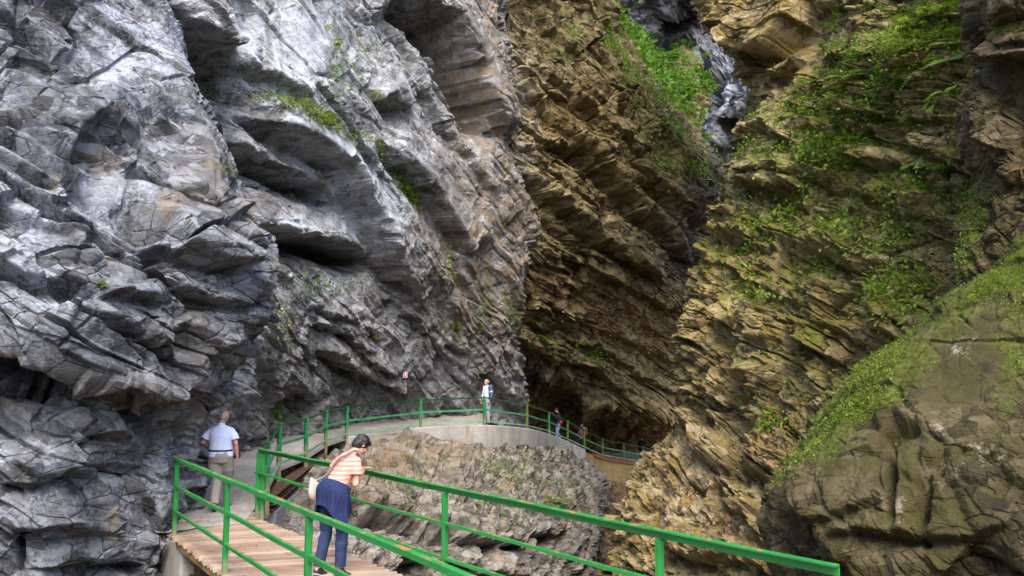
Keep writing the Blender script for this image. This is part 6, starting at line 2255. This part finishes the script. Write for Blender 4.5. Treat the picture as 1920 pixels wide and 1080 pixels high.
undergrowth('undergrowth', 'thin green plants growing in the cracks of the grey wall', 'cliff_centre', 1500,
            g_((500, 185, 60, 10, 1.0, 25), (570, 225, 60, 10, 1.0, 28), (640, 265, 40, 10, 0.6, 38), (700, 292, 30, 9, 1.0, 42), (765, 355, 40, 9, 1.0, 52), (620, 130, 14, 70, 0.35), (660, 90, 40, 70, 0.2),
               (505, 555, 10, 60, 0.6), (620, 540, 60, 12, 0.25), (850, 500, 30, 40, 0.2), (950, 590, 60, 30, 0.4), (880, 640, 30, 60, 0.15), (560, 790, 40, 10, 0.4)),
            0.075, M_LEAF, 4, 0.5, 11, spread=0.10, lift=0.08)
undergrowth('undergrowth', 'sparse weeds between the rocks of the mound below the path', 'rock_mound', 500,
            g_((930, 870, 110, 24, 0.7), (1000, 930, 80, 30, 0.5), (760, 890, 60, 40, 0.2)), 0.07, M_LEAF, 4, 0.3, 12, spread=0.10, lift=0.06)
undergrowth('leaf_litter', 'reddish dead leaves lying on the ledges of the right cliff', 'cliff_right', 420,
            g_((1650, 430, 80, 60, 0.8), (1750, 390, 40, 40, 0.8), (1770, 520, 40, 20, 1.5), (1440, 810, 30, 40, 1.0), (1270, 960, 50, 40, 0.7), (1320, 990, 50, 30, 0.7), (1230, 900, 40, 40, 0.4), (1690, 60, 60, 40, 0.2)),
            0.055, M_DRY, 4, 0.1, 13, cat='leaf litter', spread=0.10, lift=0.015, wr=0.7)
undergrowth('leaf_litter', 'brown dead leaves caught on the mound and slope beside the ravine', 'ravine_slope', 700,
            g_((1140, 940, 60, 60, 1.0)), 0.10, M_DRY, 4, 0.1, 14, cat='leaf litter', spread=0.22, lift=0.02, wr=0.7)
undergrowth('leaf_litter', 'reddish dead leaves on the sloping brown ledges above the cave', 'cliff_back', 500,
            g_((1000, 510, 50, 30, 0.8, 25), (1060, 560, 60, 30, 0.8, 30), (1180, 600, 90, 40, 1.0, 25)), 0.09, M_DRY, 4, 0.1, 15, cat='leaf litter', spread=0.22, lift=0.02, wr=0.7)

fronds('fern_growth', 'ferns and leafy fronds hanging from the ledges of the upper right cliff', 'cliff_right', 950,
       g_((1700, 100, 120, 80, 1.2), (1580, 260, 70, 60, 0.8), (1620, 190, 60, 50, 0.6), (1760, 60, 60, 50, 0.8), (1500, 290, 30, 40, 0.6), (1690, 330, 100, 40, 0.35), (1500, 440, 70, 50, 0.3), (1430, 545, 40, 24, 0.4)),
       0.40, M_LEAF2, seed=31)
fronds('fern_growth', 'big bright fronds and butterbur stalks on the soil slope high in the gorge', 'soil_slope', 420,
       g_((1180, 60, 60, 50, 1.0), (1250, 130, 70, 45, 1.2), (1295, 150, 30, 40, 0.8), (1260, 190, 50, 40, 0.6), (1220, 210, 50, 50, 0.6)), 1.3, M_BRIGHT, k=8, seed=33, up_bias=0.6, wr=0.5)
fronds('fern_growth', 'small green fronds in the cracks of the big grey slabs', 'cliff_centre', 120,
       g_((500, 185, 60, 8, 1.0, 25), (570, 225, 60, 8, 1.0, 28), (700, 292, 30, 8, 1.0, 42), (765, 355, 40, 8, 1.0, 52), (620, 130, 12, 60, 0.3), (855, 620, 20, 20, 0.5)), 0.40, M_LEAF2, seed=32)

# ---- plants one can point to ------------------------------------------------------
herb0 = make_herb(1)
herb1 = make_herb(2, 12, 0.30, 0.055, M_LEAFY, 6, 0.8)
fern0 = make_fern(3)
grass0 = make_grass(4)
broad0 = make_broad(5, 3, 0.40, 0.13, 5, M_LEAF2, (-0.55, -0.45, -0.5))
used_ = set()


def plant(proto, src, px, py, label, cat, sc=1.0, rz=0.0, tilt=0.5, group=None, lift=0.0):
    o = proto if proto.name not in used_ else copy_tree(proto)
    used_.add(o.name)
    seat(o, src, px, py, rz, sc, tilt, lift)
    tag(o, label, cat, group)
    return o


plant(grass0, 'cliff_right', 1572, 452, 'pale grass tuft drooping from a ledge in the middle of the mossy cliff', 'grass tuft', 1.2, 0.3, 1.0)
plant(grass0, 'cliff_right', 1640, 82, 'pale grass tuft hanging near the top of the mossy cliff, among herbs', 'grass tuft', 1.5, 1.3, 1.0)
plant(grass0, 'cliff_centre', 690, 180, 'grass tuft hanging over the jutting block high on the grey wall', 'grass tuft', 1.6, 2.0, 0.9)
plant(broad0, 'cliff_edge', 1822, 190, 'sprig of big lobed leaves hanging beside the dark rock column', 'sprig', 1.7, 0.0, 0.1, None, 0.05)
o = plant(make_broad(8, 5, 0.34, 0.085, 5, M_LEAF2, (-0.5, -0.5, -0.3)), 'cliff_right', 1765, 335, 'spreading plant with broad light leaves below the rock column', 'plant', 2.2, 0.0, 0.3)
plant(make_broad(9, 4, 0.36, 0.075, 6, M_LEAF, (-0.2, -0.4, -0.2)), 'cliff_right', 1435, 790, 'small maple like plant with red leaves around it on the right cliff', 'plant', 1.4, 1.0, 0.8)
for px, py, sc, lab in ((1690, 40, 1.5, 'leafy herb at the very top of the mossy cliff'), (1760, 55, 1.4, 'leafy herb beside the dark notch at the top right'), (1625, 165, 1.1, 'leafy herb below the upper grass tuft'),
                        (1575, 240, 1.1, 'leafy herb on the left rim of the mossy ledge'), (1500, 270, 1.0, 'leafy herb over the square jutting rock of the right cliff'), (1700, 200, 1.2, 'leafy herb in the middle of the green ledge'),
                        (1600, 440, 0.9, 'leafy herb right of the drooping grass tuft'), (1500, 370, 0.8, 'leafy herb in the moss left of the drooping grass tuft'), (1655, 655, 0.8, 'leafy herb growing behind the mossy edge of the boulder')):
    plant(herb0, 'cliff_right', px, py, lab, 'herb', sc * 0.8, px * 0.7, 0.6, 'leafy herbs on the right cliff')
rr = random.Random(12)
for i in range(16):
    px, py = rr.gauss(1690, 75), rr.gauss(110, 60)
    plant(fern0 if i % 2 else herb0, 'cliff_right', min(px, 1810), max(12, py), 'leafy plant in the dense green growth at the top of the right cliff', 'plant', rr.uniform(0.8, 1.4), rr.uniform(0, 6), 0.7, 'plants in the green growth at the top right')
for px, py, sc, lab in ((1010, 640, 2.4, 'bright fern clump on the lip above the cave mouth'), (1000, 605, 1.7, 'smaller fern just above the bright fern clump at the cave lip'),):
    plant(fern0, 'cliff_back', px, py, lab, 'fern', sc, px, 0.6, 'ferns at the cave lip')
plant(fern0, 'rock_mound', 1043, 935, 'single green fern on the right part of the rock mound', 'fern', 1.9, 2.1, 0.6)
plant(fern0, 'soil_slope', 1310, 262, 'fern tuft beside the wet rock below the green slope', 'fern', 3.0, 0.4, 0.3)
for px, py, sc, lab in ((855, 622, 1.5, 'small green plant on the grey wall below the cracked slab'), (700, 640, 1.3, 'small green plant on the grey wall left of the red sign'), (775, 372, 1.8, 'green herb in the crack between two tilted slabs'),
                        (590, 745, 0.0, ''), (450, 318, 0.9, 'small weed on the rim of the near left cliff')):
    if sc:
        plant(herb1, 'cliff_left' if px == 450 else 'cliff_centre', px, py, lab, 'herb', sc, px * 0.3, 0.7, 'herbs on the grey walls')
plant(herb1, 'cliff_left', 180, 548, 'small green weed on a ledge of the left cliff', 'herb', 0.55, 0.4, 0.3)

# ---- a few fallen leaves on the planks ---------------------------------------
r_ = np.random.default_rng(50)
n_ = 46
tt_ = r_.uniform(-0.8, 6.0, n_)
ss_ = np.where(r_.random(n_) < 0.5, r_.uniform(0.02, 0.25, n_), r_.uniform(0.2, 1.25, n_))
pp_ = np.array([list(deckL(a) - R_N * b + Vector((0, 0, 0.008))) for a, b in zip(tt_, ss_)])
an_ = r_.uniform(0, 6.28, n_)
dv_ = np.stack([np.cos(an_), np.sin(an_), r_.uniform(-0.05, 0.25, n_)], -1)
up_ = _norm(np.array([0, 0, 1.0]) + r_.normal(0, 0.15, (n_, 3)))
ln_ = r_.uniform(0.025, 0.06, n_)
V_, F_, T_ = leaf_batch(pp_, dv_, up_, ln_, ln_ * 0.65, droop=-0.1, tint=r_.random(n_))
tag(mesh_obj('leaf_litter', V_, F_, M_DRY, attrs={'tint': T_}), 'few small dead leaves scattered over the bridge planks', 'leaf litter', None, 'stuff')
